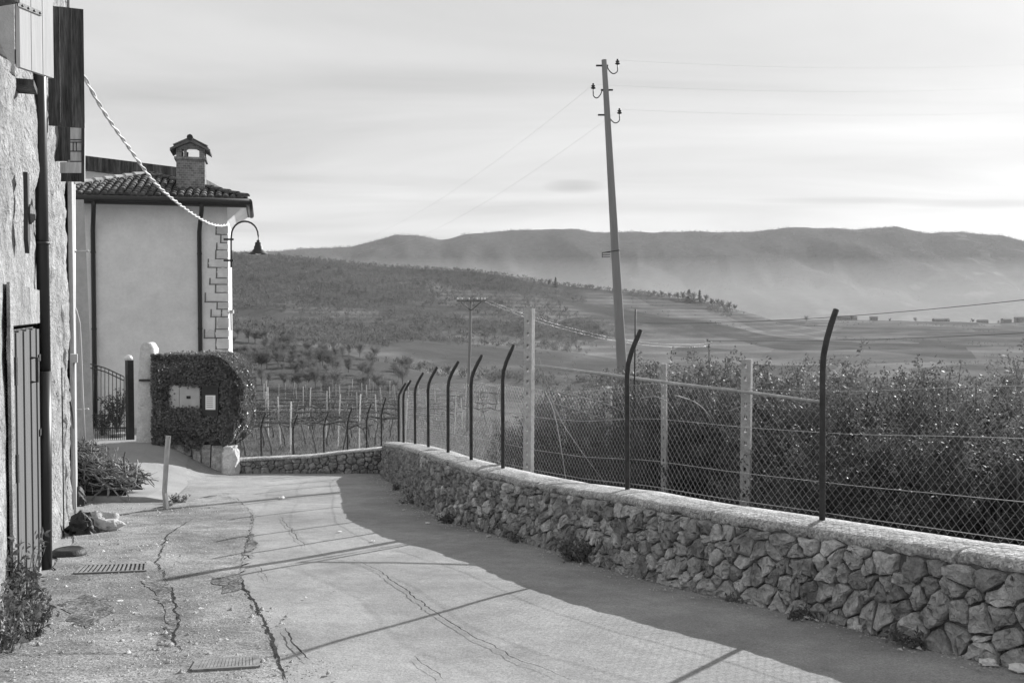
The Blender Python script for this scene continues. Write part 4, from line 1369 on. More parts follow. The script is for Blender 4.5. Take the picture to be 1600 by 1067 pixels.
# gutter and downpipes
mb = MB(); mb.tube([hl(-OV - .06, -OV - .06, ZE - .05), hl(WID + OV, -OV - .06, ZE - .06)], 0.085, 10); mb.build('gutter', M['pipe'], house, True)
mb = MB(); mb.tube([hl(-OV - .06, -OV - .06, ZE - .05), hl(-OV - .06, DEP, ZE - .06)], 0.08, 10); mb.build('gutter', M['pipe'], house, True)
mb = MB(); mb.prism([hl(-OV + .01, -OV - .0, ZE - 0.02), hl(WID + OV, -OV, ZE - .02), hl(WID + OV, -OV, ZE - .2), hl(-OV + .01, -OV, ZE - .2)], Vector((-.005, 0.02, 0))); mb.build('fascia', M['pipe'], house)
for px in (147, 313):
    u = (px - 800) / FPX
    a = None
    for k in range(600):
        q = Hh(k * 0.01, -0.08, 0)
        if q.x / q.y < u: a = k * 0.01; break
    mb = MB(); mb.tube([hl(a - .1, -OV - .04, ZE - .1), hl(a - .09, -OV + .02, ZE - .28), hl(a - 0.03, -0.2, ZE - .62), hl(a, -0.075, ZE - .85), hl(a, -0.07, 1), hl(a, -0.07, -1.7)], 0.058, 10)
    dpn = mb.build('downpipe', M['pipe'], house, True)
    for z in (3.2, 1.2):
        cl = MB(); cl.lathe(hl(a, -.07, z), [(0.06, -.02), (0.068, -.02), (0.068, .02), (0.06, .02)], 10); cl.build('clamp', M['iron'], dpn, True)
# corner stones on the right edge of the front
rq = random.Random(4)
bm_ = MB(); bm_.prism([hl(0.02, -0.003, 3.9), hl(0.42, -0.003, 3.7), hl(0.55, -0.003, -1.5), hl(0.02, -0.003, -1.5)], Vector((E2.x, E2.y, 0)) * 0.002); 
z = -1.4; k = 0
while z < 3.75:
    h = rq.uniform(0.17, 0.34)
    w = (0.62 if k % 2 else 0.36) * rq.uniform(0.8, 1.1) * (1 - 0.06 * max(0, z))
    if z > 3.2: w *= 0.6
    x = 0.0
    cut = [w] if rq.random() < .6 or w < .45 else [w * rq.uniform(.4, .6), w]
    for c in cut:
        g2 = 0.018
        xl_ = x + (g2 if x else -0.012); cr_ = c - g2
        pl = [(xl_, z + g2 + rq.uniform(-.01, .04)), ((xl_ + cr_) / 2, z + g2 + rq.uniform(-.015, .03)), (cr_ - rq.uniform(0, .07), z + g2 + rq.uniform(-.01, .03)), (cr_ + rq.uniform(-.02, .02), z + h * rq.uniform(.35, .65)), (cr_ - rq.uniform(0, .09), z + h - rq.uniform(0, .05)), ((xl_ + cr_) / 2, z + h - rq.uniform(-.01, .03)), (xl_, z + h - rq.uniform(0, .04))]
        mb = MB(); mb.prism([hl(a, -0.024, zz) for a, zz in pl], Vector((E2.x, E2.y, 0)) * 0.024)
        mb.build('quoin_stone', M['quoin'], house)
        jt = MB(); jt.prism([hl(a, -0.006, zz) for a, zz in [(x, z - .012), (c + .02, z - .015), (c + .02, z + .016), (x, z + .01)]], Vector((E2.x, E2.y, 0)) * 0.006); jt.build('joint', M['joint'], house)
        jt = MB(); jt.prism([hl(a, -0.006, zz) for a, zz in [(c - .018, z), (c + .018, z), (c + .01, z + h), (c - .025, z + h)]], Vector((E2.x, E2.y, 0)) * 0.006); jt.build('joint', M['joint'], house)
        x = c
    z += h; k += 1
# chimney
def chimney():
    cz = ZE + 0.25
    ca = None
    for k in range(600):
        q = Hh(k * 0.01, 0.9, 0)
        if q.x / q.y < (301.5 - 800) / FPX: ca = k * .01; break
    b0 = 0.9; Yc = Hh(ca, b0, 0).y
    def zc_(y): return EYE + (490 - y) / FPX * (Yc - 0.35)
    par = bpy.data.objects.new('chimney', None); COL.objects.link(par); par.parent = house
    w = 0.37
    m = MB(); hbox(m, ca - w, ca + w, b0 - w, b0 + w, cz, zc_(250)); m.build('stack', M['brick'], par)
    m = MB(); hbox(m, ca - w - .05, ca + w + .05, b0 - w - .05, b0 + w + .05, zc_(251), zc_(247)); m.build('collar', M['brick'], par)
    zb, zt = zc_(247), zc_(234)
    for sa in (-1, 1):
        for sb in (-1, 1):
            m = MB(); hbox(m, ca + sa * (w - .07) - .07, ca + sa * (w - .07) + .07, b0 + sb * (w - .07) - .07, b0 + sb * (w - .07) + .07, zb, zt); m.build('corner_pier', M['brick'], par)
    for sb in (-1, 1):
        m = MB(); hbox(m, ca + 0.10, ca + .17, b0 + sb * (w - .06) - .05, b0 + sb * (w - .06) + .05, zb, zt); m.build('mullion', M['brick'], par)
    ov = 0.15
    m = MB()
    zr = zc_(219)
    A = [hl(ca - w - ov, b0 - w - ov, zt - .02), hl(ca, b0 - w - ov, zr), hl(ca + w + ov, b0 - w - ov, zt - .02), hl(ca + w + ov, b0 - w - ov, zt - .09), hl(ca + w, b0 - w - ov, zt), hl(ca, b0 - w - ov, zr - .1), hl(ca - w, b0 - w - ov, zt), hl(ca - w - ov, b0 - w - ov, zt - .09)]
    m.prism(A, Vector((E2.x, E2.y, 0)) * (2 * w + 2 * ov)); m.build('hood', M['tile'], par)
    m = MB()
    m.prism([hl(ca - w, b0 - w + .01, zt - .01), hl(ca, b0 - w + .01, zr - .09), hl(ca + w, b0 - w + .01, zt - .01)], Vector((E2.x, E2.y, 0)) * 0.05); m.build('gable', M['brick'], par)
    for s in (-1, 1):
        for i in range(3):
            o = bpy.data.objects.new('hood_tile', TM); COL.objects.link(o); o.parent = par
            sl_ = (hl(ca, b0, zr) - hl(ca + s * (w + ov), b0, zt - .02)).normalized()
            sd = Vector((E2.x, E2.y, 0)); n_ = sd.cross(sl_).normalized()
            if n_.z < 0: n_ = -n_
            xs = sl_.cross(n_)
            mm = Matrix((xs, sl_, n_)).transposed()
            base = hl(ca, b0 - w + .02 + i * .33, zr) - sl_ * 0.04
            o.matrix_local = Matrix.Translation(base) @ mm.to_4x4() @ Matrix.Diagonal((1.2, 1.15, .7, 1))
    m = MB(); m.tube([hl(ca, b0 - w - ov - .02, zr + .02), hl(ca, b0 + w + ov, zr + .02)], 0.085, 8); m.build('hood_ridge', M['tile'], par)
chimney()

# street lamp on the house corner
def street_lamp():
    Y = 26.3
    ref = P(361, 418, Y)
    root = thing('street_lamp', 'black swan neck street lamp on the house corner', 'street lamp', ref)
    pts = [P(361, 418, Y), P(361, 375, Y)]
    for k in range(13):
        w = math.pi * (1 - k / 12)
        pts.append(P(382.5 + 21.0 * math.cos(w), 368 - 22 * math.sin(w), Y))
    pts.append(P(403.5, 377, Y))
    m = MB(); m.tube([p - ref for p in pts], 0.024, 8); m.build('arm', M['iron'], root, True)
    for y in (374, 407):
        m = MB(); a = P(362, y, Y) - ref; m.box(a + Vector((-0.09, 0.04, 0)), (0.26, 0.05, 0.05)); m.build('wall_bracket', M['iron'], root)
    m = MB(); c = P(403.5, 375, Y) - ref; k = Y / FPX
    prof = [(0.02, 0), (0.05, -1.5 * k), (0.035, -3 * k), (0.08, -4 * k), (0.09, -9 * k), (0.11, -10 * k), (0.115, -14 * k), (0.15, -16 * k), (0.17, -18 * k), (0.255, -21.5 * k), (0.26, -22 * k), (0.16, -20.5 * k), (0.10, -19 * k)]
    m.lathe(c, prof, 20); m.build('shade', M['iron'], root, True)
    m = MB(); m.lathe(c + Vector((0, 0, -19.2 * k)), [(0.09, 0), (0.09, -0.03), (0.05, -0.06), (0, -.07)], 14); m.build('glass', M['glass'], root, True)
street_lamp()
m = MB(); c = P(362, 487, 26.6); m.box(c, (0.10, 0.12, 0.09)); m.box(c + Vector((-0.06, 0.05, -0.03)), (0.12, 0.04, 0.03)); m.tube([c + Vector((-0.02, 0, -.03)), c + Vector((-0.03, 0.05, -0.5))], 0.02, 6)
tag(m.build('wall_box', M['panel']), 'small white box with pipe on the house corner edge', 'box')

# ------------------------------------------------------------------ leaves
def leaf_quads(c, d, n, L, W, rng):
    """rhombic folded leaves: centres c, long axis d, normal n (arrays)"""
    d = d / np.linalg.norm(d, axis=1, keepdims=True)
    s = np.cross(d, n); s /= (np.linalg.norm(s, axis=1, keepdims=True) + 1e-9)
    up = np.cross(s, d)
    L = L[:, None]; W = W[:, None]
    a = c - d * L * 0.5; b = c + s * W * 0.5 + up * W * 0.12 - d * L * .05; t = c + d * L * 0.5; e = c - s * W * 0.5 + up * W * 0.12 - d * L * .05
    v = np.stack([a, b, t, e], 1).reshape(-1, 3)
    f = np.arange(len(c) * 4).reshape(-1, 4)
    return v, f
def rand_dirs(n, rng):
    v = rng.normal(size=(n, 3)); return v / np.linalg.norm(v, axis=1, keepdims=True)

# ------------------------------------------------------------------ gate, pillar, ivy wall
def ivy_wall():
    Y0 = 21.45
    x0, x1 = P(240, 600, Y0).x, P(372, 600, Y0).x
    root = thing('ivy_wall', 'garden wall end thickly overgrown with clipped dark ivy', 'hedge', (x0, Y0, -1.5))
    off = Vector((-x0, -Y0, 1.5))
    ztop = P(300, 560, Y0).z
    core = MB()
    core.box(Vector(((x0 + x1) / 2 - .18, Y0 + 0.85, (ztop - 2.3) / 2 - .05)) + off, (x1 - x0 - .55, 1.4, ztop + 1.8)); core.build('core', M['mortar'], root)
    # foot stones along the ramp
    rq = random.Random(2)
    xx = x0 + 0.02
    while xx < P(345, 700, Y0).x:
        w = rq.uniform(0.18, 0.4); zb = g(xx + w / 2, Y0)
        h = P(300, 700, Y0).z - zb + 0.1
        m = MB(); m.box(Vector((xx + w / 2, Y0 + 0.16, zb + h / 2 - .05)) + off, (w - .02, 0.16, h), jit=0.025); m.build('foot_stone', M['stone'], root)
        xx += w
    m = MB(); zb = g(-6.1, Y0); pc = P(357.5, 715, 21.35)
    n_ = 14; hs = (-.1, .08, .2, .34, .46, .55, .60)
    for hq in hs:
        for k in range(n_):
            w = 2 * math.pi * (k + .5) / n_; ce, se = math.cos(w), math.sin(w); e_ = .6
            sc_ = (1 - .16 * max(0, hq)) * (1 if hq < .55 else .8)
            m.v.append(Vector((pc.x + math.copysign(abs(ce) ** e_, ce) * .17 * sc_ + random.gauss(0, .014), 21.47 + math.copysign(abs(se) ** e_, se) * .2 * sc_ + random.gauss(0, .014), zb + hq + random.gauss(0, .012))) + off); m.n += 1
    for i in range(len(hs) - 1):
        for k in range(n_):
            k2 = (k + 1) % n_; m.f.append((i * n_ + k, i * n_ + k2, (i + 1) * n_ + k2, (i + 1) * n_ + k))
    m.f.append(tuple((len(hs) - 1) * n_ + k for k in range(n_)))
    m.build('foot_pillar', M['white_stone'], root)
    # ivy: leaves over a rounded block
    rng = np.random.default_rng(5)
    N = 62000
    X0, X1 = P(237, 600, Y0).x, P(375, 600, Y0).x; Z0, Z1 = P(300, 712, Y0).z, P(300, 553, Y0).z
    pts = []; nr = []
    cxx, czz = (X0 + X1) / 2, (Z0 + Z1) / 2; hx, hz, hy = (X1 - X0) / 2, (Z1 - Z0) / 2, 0.9
    u = rng.uniform(-1, 1, (N * 2, 3)); ax = rng.integers(0, 15, N * 2)
    # faces: front 5/10, right 2, top 2, left/back 1
    p = u.copy(); n = np.zeros_like(p)
    fr = ax < 5; p[fr, 1] = -1; n[fr, 1] = -1
    rt = (ax == 5) | (ax == 6) | (ax > 9); p[rt, 0] = 1; n[rt, 0] = 1
    tp_ = (ax == 7) | (ax == 8); p[tp_, 2] = 1; n[tp_, 2] = 1
    bk = ax == 9; p[bk, 1] = 1; n[bk, 1] = 1
    # round the right side corners (superellipse in x,z; stronger at the lower right)
    X = p[:, 0] * hx; Yl = p[:, 1] * hy; Z = p[:, 2] * hz
    r = np.where(p[:, 2] > 0, 0.78, 0.90)
    qx = np.maximum(X - (hx - r), 0); qz = np.maximum(np.abs(Z) - (hz - r), 0)
    both = (qx > 0) & (qz > 0)
    L = np.hypot(qx, qz); sc = np.where(both & (L > r), r / np.maximum(L, 1e-6), 1)
    X = np.where(both, (hx - r) + qx * sc, X); Z = np.where(both, np.sign(Z) * ((hz - r) + qz * sc), Z)
    ry = 0.5
    qy = np.maximum(np.abs(Yl) - (hy - ry), 0); qx2 = np.maximum(X - (hx - ry), 0); b2 = (qy > 0) & (qx2 > 0); L2 = np.hypot(qy, qx2); s2 = np.where(b2 & (L2 > ry), ry / np.maximum(L2, 1e-6), 1)
    X = np.where(b2, hx - ry + qx2 * s2, X); Yl = np.where(b2, np.sign(Yl) * (hy - ry + qy * s2), Yl)
    bump = 0.10 * fbm(X * 2.6 + Yl * 2, Z * 2.6, 3, 4) - 0.04
    depth = bump - np.abs(rng.normal(0, 0.06, len(X))) + 0.03
    nn_ = n + rng.normal(0, 0.05, n.shape)
    C = np.stack([X + cxx, Yl + Y0 + 0.84, Z + czz], 1) + n * depth[:, None]
    # openings for the boxes
    ux = C[:, 0] / C[:, 1] * FPX + 800; uy = 490 - (C[:, 2] - EYE) / C[:, 1] * FPX
    front = C[:, 1] < Y0 + 0.35
    e1_ = front & (ux > 264 + rng.normal(0, 3.5, len(ux))) & (ux < 313 + rng.normal(0, 1, len(ux))) & (uy > 603 + rng.normal(0, 2, len(ux))) & (uy < 638 + rng.normal(0, 2, len(ux)))
    e2_ = front & (ux > 313) & (ux < 342) & (uy > 602) & (uy < 650)
    lower = (uy > 697 + 7 * np.sin(ux * 0.09) + 4 * np.sin(ux * .31)) & (C[:, 1] < Y0 + 0.4)
    keep = ~(e1_ | e2_ | lower)
    C = C[keep][:N]; n2 = nn_[keep][:N]
    k = len(C)
    d = rand_dirs(k, rng) + np.array([0, 0, -0.5]); nn2 = n2 * 1.0 + rand_dirs(k, rng) * 0.9
    v, f = leaf_quads(C + np.array(off), d, nn2, rng.uniform(0.04, 0.072, k), rng.uniform(0.03, 0.05, k), rng)
    tag(link('ivy', np_mesh('ivy', v, f), M['ivy'], root), kind='stuff')
    # meter doors and letter box
    def plate(xa, xb, ya, yb, m, Y, th=0.03, nm='panel', parent=root):
        poly = [P(xa, ya, Y) + off, P(xb, ya, Y) + off, P(xb, yb, Y) + off, P(xa, yb, Y) + off]
        q = MB(); q.prism(poly, Vector((0, th, 0))); return q.build(nm, M[m], parent)
    Yp = Y0 + 0.02
    plate(262, 312.5, 600, 641, 'smooth_plaster', Yp + .03, 0.12, 'niche_back')
    for xa, xb in ((264, 279.6), (280.4, 312)):
        dr = plate(xa, xb, 602, 639, 'panel', Yp, 0.028, 'meter_door')
        xm = (xb - 17) if xb < 300 else 294.5
        plate(xm - 3.2, xm + 3.2, 618.5, 623, 'black', Yp - .006, 0.005, 'vent', dr)
    bx = plate(315, 341, 603, 651, 'iron', Yp - .05, 0.14, 'letter_box')
    plate(313.5, 342.5, 601.5, 605, 'iron', Yp - .09, 0.19, 'letter_box_lid', bx)
    nt = plate(321, 336.5, 617.5, 640, 'paper', Yp - .056, 0.005, 'notice', bx)
    for yy in (620.5, 623.5, 626.5, 629.5, 632.5, 635.5):
        plate(322.5, 335 - (yy % 3), yy, yy + 0.7, 'ink', Yp - .0585, 0.002, 'text_line', nt)
ivy_wall()

def gate_pillar():
    Y = 21.75
    root = thing('gate_pillar', 'rough white stone gate pillar left of the ivy', 'pillar', P(232, 705, Y))
    o = P(232, 705, Y)
    rows = [(736, 211, 252), (700, 210, 247), (640, 212, 241), (600, 213.5, 240), (560, 215, 239.5), (545, 217, 239), (538, 220, 236), (536, 223, 233)]
    m = MB(); n = 12
    for y, xa, xb in rows:
        a = P(xa, y, Y) - o; b = P(xb, y, Y) - o; c = (a + b) / 2; hw = (b - a).length / 2
        for k in range(n):
            w = 2 * math.pi * (k + .5) / n
            ce, se = math.cos(w), math.sin(w)
            e = 0.45
            px = math.copysign(abs(ce) ** e, ce) * hw; py = math.copysign(abs(se) ** e, se) * 0.2
            m.v.append(c + Vector((px + random.gauss(0, .008), py + .2 + random.gauss(0, .012), random.gauss(0, .006)))); m.n += 1
    for i in range(len(rows) - 1):
        for k in range(n):
            k2 = (k + 1) % n; m.f.append((i * n + k, i * n + k2, (i + 1) * n + k2, (i + 1) * n + k))
    m.f.append(tuple((len(rows) - 1) * n + k for k in range(n)))
    m.build('shaft', M['white_stone'], root, True)
    m = MB(); c = P(229, 594, Y - .02) - o; m.box(c, (0.30, 0.10, 0.045)); m.build('ledge', M['iron'], root)
gate_pillar()

def gate():
    Y = 23.0
    o = P(172, 692, Y)
    root = thing('iron_gate', 'dark iron bar gate with curved top beside the white pillar', 'gate', o)
    m = MB(); a = P(203.5, 692, Y) - o; b = P(202, 563, Y) - o
    m.tube([a - Vector((0, 0, .3)), b], 0.10, 4); m.build('gate_post', M['iron'], root)
    m = MB(); m.lathe(P(200.5, 563, Y) - o, [(0.09, 0), (0.10, 0.05), (0.07, 0.11), (0.0, .13)], 10); m.build('post_cap', M['white'], root, True)
    def topy(x): return np.interp(x, [120, 143, 165, 182, 197], [566, 569, 575, 583, 590])
    xs = [122, 128, 134, 140, 146, 152, 158, 164, 170, 176, 182, 188, 194]
    for dy in (0, 6):
        m = MB(); m.tube([P(x, topy(x) + dy, Y) - o for x in range(116, 199, 6)], 0.014, 6); m.build('top_rail', M['iron'], root, True)
    for y in (668, 690):
        m = MB(); m.tube([P(116, y, Y) - o, P(198, y, Y) - o], 0.018, 6); m.build('lower_rail', M['iron'], root, True)
    for x in xs:
        m = MB(); m.tube([P(x, topy(x), Y) - o, P(x, 691, Y) - o], 0.010, 5); m.build('bar', M['iron'], root, True)
    for x in range(125, 196, 6):
        m = MB(); m.tube([P(x, 668, Y) - o, P(x, 690, Y) - o], 0.008, 5); m.build('short_bar', M['iron'], root, True)
gate()

def leafy_bush(name, label, cat, base, h, r, nleaf, seed, m='leaf', L=0.06, parent=None, pot=None):
    rng = np.random.default_rng(seed)
    root = thing(name, label, cat, base)
    st = MB(); cs = []; ds = []
    ns = 14
    for k in range(ns):
        a = rng.uniform(0, 6.28); rr = r * math.sqrt(rng.uniform(0, 1))
        p0 = Vector((0, 0, 0.0)); p1 = Vector((rr * .5 * math.cos(a), rr * .5 * math.sin(a), h * .5)); p2 = Vector((rr * math.cos(a), rr * math.sin(a), h * rng.uniform(.75, 1)))
        st.tube([p0, p1, p2], [0.012, 0.009, 0.004], 4)
        n = nleaf // ns
        t = rng.uniform(0.2, 1, n)
        for tt in t:
            q = p0.lerp(p1, tt * 2) if tt < .5 else p1.lerp(p2, tt * 2 - 1)
            cs.append((q.x + rng.normal(0, r * .12), q.y + rng.normal(0, r * .12), q.z + rng.normal(0, .04)))
    st.build('stems', M['bark'], root)
    c = np.array(cs); k = len(c)
    v, f = leaf_quads(c, rand_dirs(k, rng) + np.array([0, 0, .4]), rand_dirs(k, rng) + np.array([0, 0, .5]), rng.uniform(.6, 1.2, k) * L, rng.uniform(.5, .9, k) * L * .6, rng)
    tag(link('leaves', np_mesh('leaves', v, f), M[m], root), kind='stuff')
    if pot:
        q = MB(); q.lathe((0, 0, -pot), [(0.11, 0), (0.16, pot * .9), (0.18, pot * .9), (0.18, pot), (0.14, pot)], 14); q.build('pot', M['concrete_post'], root, True)
    return root
pb = P(183, 676, 24.2); leafy_bush('potted_plant', 'leafy potted plant behind the iron gate', 'plant', pb, 1.1, 0.42, 900, 1, 'leaf', 0.08, pot=0.28)
pb = P(160, 684, 24.6); leafy_bush('potted_plant', 'low leafy plant behind the gate, left of the potted one', 'plant', pb, 0.75, 0.4, 600, 2, 'leaf', 0.08, pot=0.22)

# ------------------------------------------------------------------ things along the left verge
st = MB(); a = G(260, 796); bpos = P(257, 768, a.y); tpos = P(263, 681, a.y)
root = thing('wooden_stake', 'worn pale wooden stake standing at the driveway edge', 'stake', a)
st.tube([Vector((0, 0, -0.1)), bpos - a, P(260, 720, a.y) - a, tpos - a], [0.033, 0.035, 0.037, 0.038], 6); st.build('shaft', M['stake_wood'], root)
st = MB(); st.tube([Vector((0.02, -.01, 0)), P(259, 770, a.y) - a + Vector((.01, -.02, 0))], 0.022, 6); st.build('foot', M['white'], root)

def brush_pile():
    c0 = G(172, 783); c0.y = 16.0; c0.x = -6.56; z0 = g(c0.x, c0.y) + 0.08; c0.z = z0
    root = thing('brush_pile', 'heap of cut branches and twigs against the building corner', 'brush pile', c0)
    rnd = random.Random(9)
    metas = []
    for kx in range(10):
        m = MB(); L = rnd.uniform(0.45, 1.0)
        pts = []
        b1, b2 = rnd.uniform(-.05, .05), rnd.uniform(-.05, .05)
        for i in range(6):
            t = i / 5 - .5
            pts.append((t * L, b1 * (1 - 4 * t * t) + rnd.gauss(0, .012), b2 * (1 - 4 * t * t) + rnd.gauss(0, .012)))
        r = rnd.uniform(.012, .022)
        m.tube(pts, [r * (1 - .06 * i) for i in range(6)], 5)
        if kx % 2: m.tube([pts[3], (pts[3][0] + .2, pts[3][1] + .12, pts[3][2] + .06)], [r * .6, r * .3], 4)
        me = m.mesh('branch'); me.materials.append(M['brush']); metas.append(me)
    def hgt(x):      # profile of the heap seen from the road: high by the wall, low to the right
        return np.interp(x, [-0.75, -0.45, 0.0, 0.35, 0.75], [0.82, 0.80, 0.55, 0.38, 0.10])
    for i in range(296):
        x = rnd.uniform(-0.62, 0.5) if rnd.random() < .8 else rnd.uniform(-.6, 0); y = rnd.uniform(-0.42, 0.5)
        zmax = hgt(x) * (1 - 0.5 * max(0, (-y - .1) / .35) ** 2)
        z = 0.03 + zmax * math.sqrt(rnd.random())
        o = bpy.data.objects.new('branch', metas[rnd.randrange(10)]); COL.objects.link(o); o.parent = root
        o.location = (x, y, z)
        slope = -0.45 if x < .3 else -.25
        o.rotation_euler = (rnd.uniform(0, 6.28), -slope * rnd.uniform(.3, 1.7) + rnd.gauss(0, .3), rnd.gauss(-0.4, 0.8))
        s = rnd.uniform(.6, .95) * (0.75 if z > .5 else 1); o.scale = (s * .82, s, s)
    cm = MB(); n_ = 14
    for i in range(n_ + 1):
        for j in range(9):
            x = -0.75 + 1.2 * i / n_; y = -.34 + .75 * j / 8
            e_ = max(0.0, 1 - abs((j - 4) / 4.0) ** 2.5)
            cm.v.append((x, y, max(-.05, hgt(x) * .72 * e_ + .06 * mnoise.noise(Vector((x * 6, y * 6, 0))) * e_))); cm.n += 1
    for i in range(n_):
        for j in range(8): a_ = i * 9 + j; cm.f.append((a_, a_ + 9, a_ + 10, a_ + 1))
    cm.build('shade_core', M['black'], root)  # added black core; its colour stands in for shade between the branches
    tw = MB()
    for i in range(420):
        x = rnd.uniform(-0.75, 0.45); y = rnd.uniform(-.4, .5); z = hgt(x) * rnd.uniform(.2, 1.02)
        a_ = rnd.uniform(0, 6.28); e = rnd.uniform(-.4, .7); L = rnd.uniform(.1, .32)
        tw.tube([(x, y, z), (x + L * math.cos(a_) * math.cos(e), y + L * math.sin(a_) * math.cos(e), z + L * math.sin(e))], [.006, .003], 3, cap=False)
    tag(tw.build('twigs', M['brush'], root), kind='stuff')
brush_pile()

def crumpled(name, label, cat, c, sx, sy, sz, m, seed, amp=0.35, res=10):
    rnd = random.Random(seed)
    mb = MB(); n = res * 2
    for i in range(res + 1):
        ph = math.pi * i / res
        for k in range(n):
            w = 2 * math.pi * k / n
            d = Vector((math.sin(ph) * math.cos(w), math.sin(ph) * math.sin(w), math.cos(ph)))
            s = 1 + amp * mnoise.noise(d * 2.2 + Vector((seed, 0, 0))) + amp * .5 * mnoise.noise(d * 6 + Vector((0, seed, 0)))
            z = d.z * sz * s
            mb.v.append((d.x * sx * s, d.y * sy * s, max(z, -sz * .35) + sz * .35)); mb.n += 1
    for i in range(res):
        for k in range(n):
            k2 = (k + 1) % n; mb.f.append((i * n + k, (i + 1) * n + k, (i + 1) * n + k2, i * n + k2))
    o = mb.build(name, M[m], None, False)
    o.location = c
    return tag(o, label, cat)
p = G(143, 832); crumpled('pale_sack', 'crumpled pale dusty sack lying in front of the brush pile', 'sack', p + Vector((0, .15, .0)), 0.27, 0.20, 0.15, 'sack', 3, .55, 18)
for _o in (bpy.data.objects['pale_sack'],): _o.data.polygons.foreach_set('use_smooth', [True] * len(_o.data.polygons))
p = G(122, 836); crumpled('black_sack', 'dark crumpled bag beside the pale dusty sack', 'sack', p + Vector((0, .1, 0)), 0.15, 0.15, 0.17, 'black', 5, .5, 12)
p = G(112, 792); crumpled('dark_stone', 'dark round stone at the foot of the brush pile', 'stone', p + Vector((0, .2, 0)), 0.12, 0.14, 0.2, 'black', 8, .2, 10)
p = G(102, 872)
q = MB(); q.lathe((0, 0, 0), [(0.17, 0.0), (0.175, 0.02), (0.165, 0.035), (0.15, 0.06), (0.13, 0.072), (0.11, 0.075), (0.10, 0.07)], 18)  # low black domed disc
o = q.build('dark_mound', M['black'], None, True); o.location = p + Vector((-0.02, 0.12, 0.0)); tag(o, 'low flat dark basin by the foot of the black downpipe', 'mound')

def grate(corners, bars, label, skew=0.0):
    c = [G(*k) for k in corners]                  # near left, near right, far right, far left
    ctr = sum(c, Vector()) / 4
    root = thing('drain_grate', label, 'grate', ctr, group='street drains')
    def lp(u, v, dz):
        p = (c[0].lerp(c[1], u)).lerp(c[3].lerp(c[2], u), v); return Vector((p.x, p.y, road_z(p.x, p.y) + 0.016 + dz)) - ctr
    m = MB()
    m.add([lp(0, 0, .002), lp(1, 0, .002), lp(1, 1, .002), lp(0, 1, .002)], [(0, 1, 2, 3)]); m.build('pit_shade_sheet', M['black'], root)  # flat black sheet on the road, coloured for the shade down the drain
    def bar(u0, v0, u1, v1, w, nm):
        a, b = lp(u0, v0, .005), lp(u1, v1, .005); d = (b - a).normalized(); mm = frame(d)
        q = MB(); q.box((a + b) / 2, ((b - a).length, w, 0.014), mm); q.build(nm, M['grate_iron'], root)
    for (a, b, cc, d) in ((0, 0, 1, 0), (0, 1, 1, 1), (0, 0, 0, 1), (1, 0, 1, 1)): bar(a, b, cc, d, 0.022, 'rim')
    for k in range(1, bars): bar(k / bars, 0.02, k / bars, 0.98, 0.017, 'bar')
grate([(117, 899), (227, 895), (228, 884), (130, 887)], 15, 'long slotted drain grate near the black downpipe')
grate([(300, 1052), (404, 1046), (402, 1032), (310, 1036)], 18, 'dark rusty drain grate at the bottom edge beside the crack')

# litter
k = 0
for (x, y, s, lab) in ((1342, 984, .045, 'white scrap of paper under the wall, larger of the neighbouring pair'), (1262, 966, .032, 'white scrap at the wall foot below the first bent post'), (1416, 1006, .018, 'tiny white fleck right of the larger wall foot scrap'), (1545, 1040, .05, 'torn white scrap near the lower right corner'), (1594, 1050, .06, 'crumpled white wrapper at the right picture edge'), (668, 818, .035, 'flat white scrap in the shade near the bend'), (530, 832, .03, 'flat pale scrap on the sunlit road, left one'), (582, 847, .032, 'flat pale scrap on the sunlit road by the thick shadow'), (440, 780, .05, 'pale splash of litter where the road widens'), (1013, 906, .03, 'pale pebble at the wall foot in the middle'), (188, 940, .03, 'pale pebble on the old asphalt below the grate')):
    p = G(x, y); k += 1
    o = crumpled('litter_scrap', lab, 'litter', Vector((p.x, p.y, road_z(p.x, p.y) + .012)), s, s * .8, s * (.5 if s > .044 else .25), 'white', 20 + k, .6, 6)
    o['group'] = 'scraps of litter on the road'

# loose grit along the verges
def grit():
    rng = np.random.default_rng(44); v = []; f = []
    base = np.array([(1, 0, 0), (-.5, .87, 0), (-.5, -.87, 0), (.2, .1, .8)])
    fc = np.array([(0, 1, 3), (1, 2, 3), (2, 0, 3)])
    spots = []
    for k in range(1500):
        y = rng.uniform(5.2, 21); s_ = WP.s_at_y(y); p = WP.at(s_) - WP.out(s_) * (0.06 + abs(rng.normal(0, .16))); spots.append((p.x, p.y, 1.0))
    for k in range(1500):
        s_ = rng.uniform(-5, 6); q = B(s_, .1 + abs(rng.normal(0, .5)), 0); spots.append((q.x, q.y, 1.0))
    for (x, y, n) in ((268, 950, 120), (275, 1005, 160), (240, 1028, 200), (410, 965, 120), (440, 1050, 160), (285, 800, 160), (262, 850, 120), (180, 800, 160), (110, 985, 150), (350, 1056, 120)):
        c = G(x, y)
        for k in range(n): spots.append((c.x + rng.normal(0, .18), c.y + rng.normal(0, .3), .8))
    for i, (x, y, sc) in enumerate(spots):
        h = rng.uniform(.004, .013) * sc if rng.random() < .93 else rng.uniform(.015, .03)
        a_ = rng.uniform(0, 6.28); ca, sa = math.cos(a_), math.sin(a_)
        b = base * h * rng.uniform(.6, 1.3, 3); b = np.stack([b[:, 0] * ca - b[:, 1] * sa, b[:, 0] * sa + b[:, 1] * ca, b[:, 2]], 1)
        v.append(b + np.array([x, y, road_z(x, y) + .014])); f.append(fc + 4 * i)
    tag(link('grit', np_mesh('grit', np.concatenate(v), np.concatenate(f)), M['stone']), 'loose grit and crumbs along the road edges', 'grit', kind='stuff')
grit()
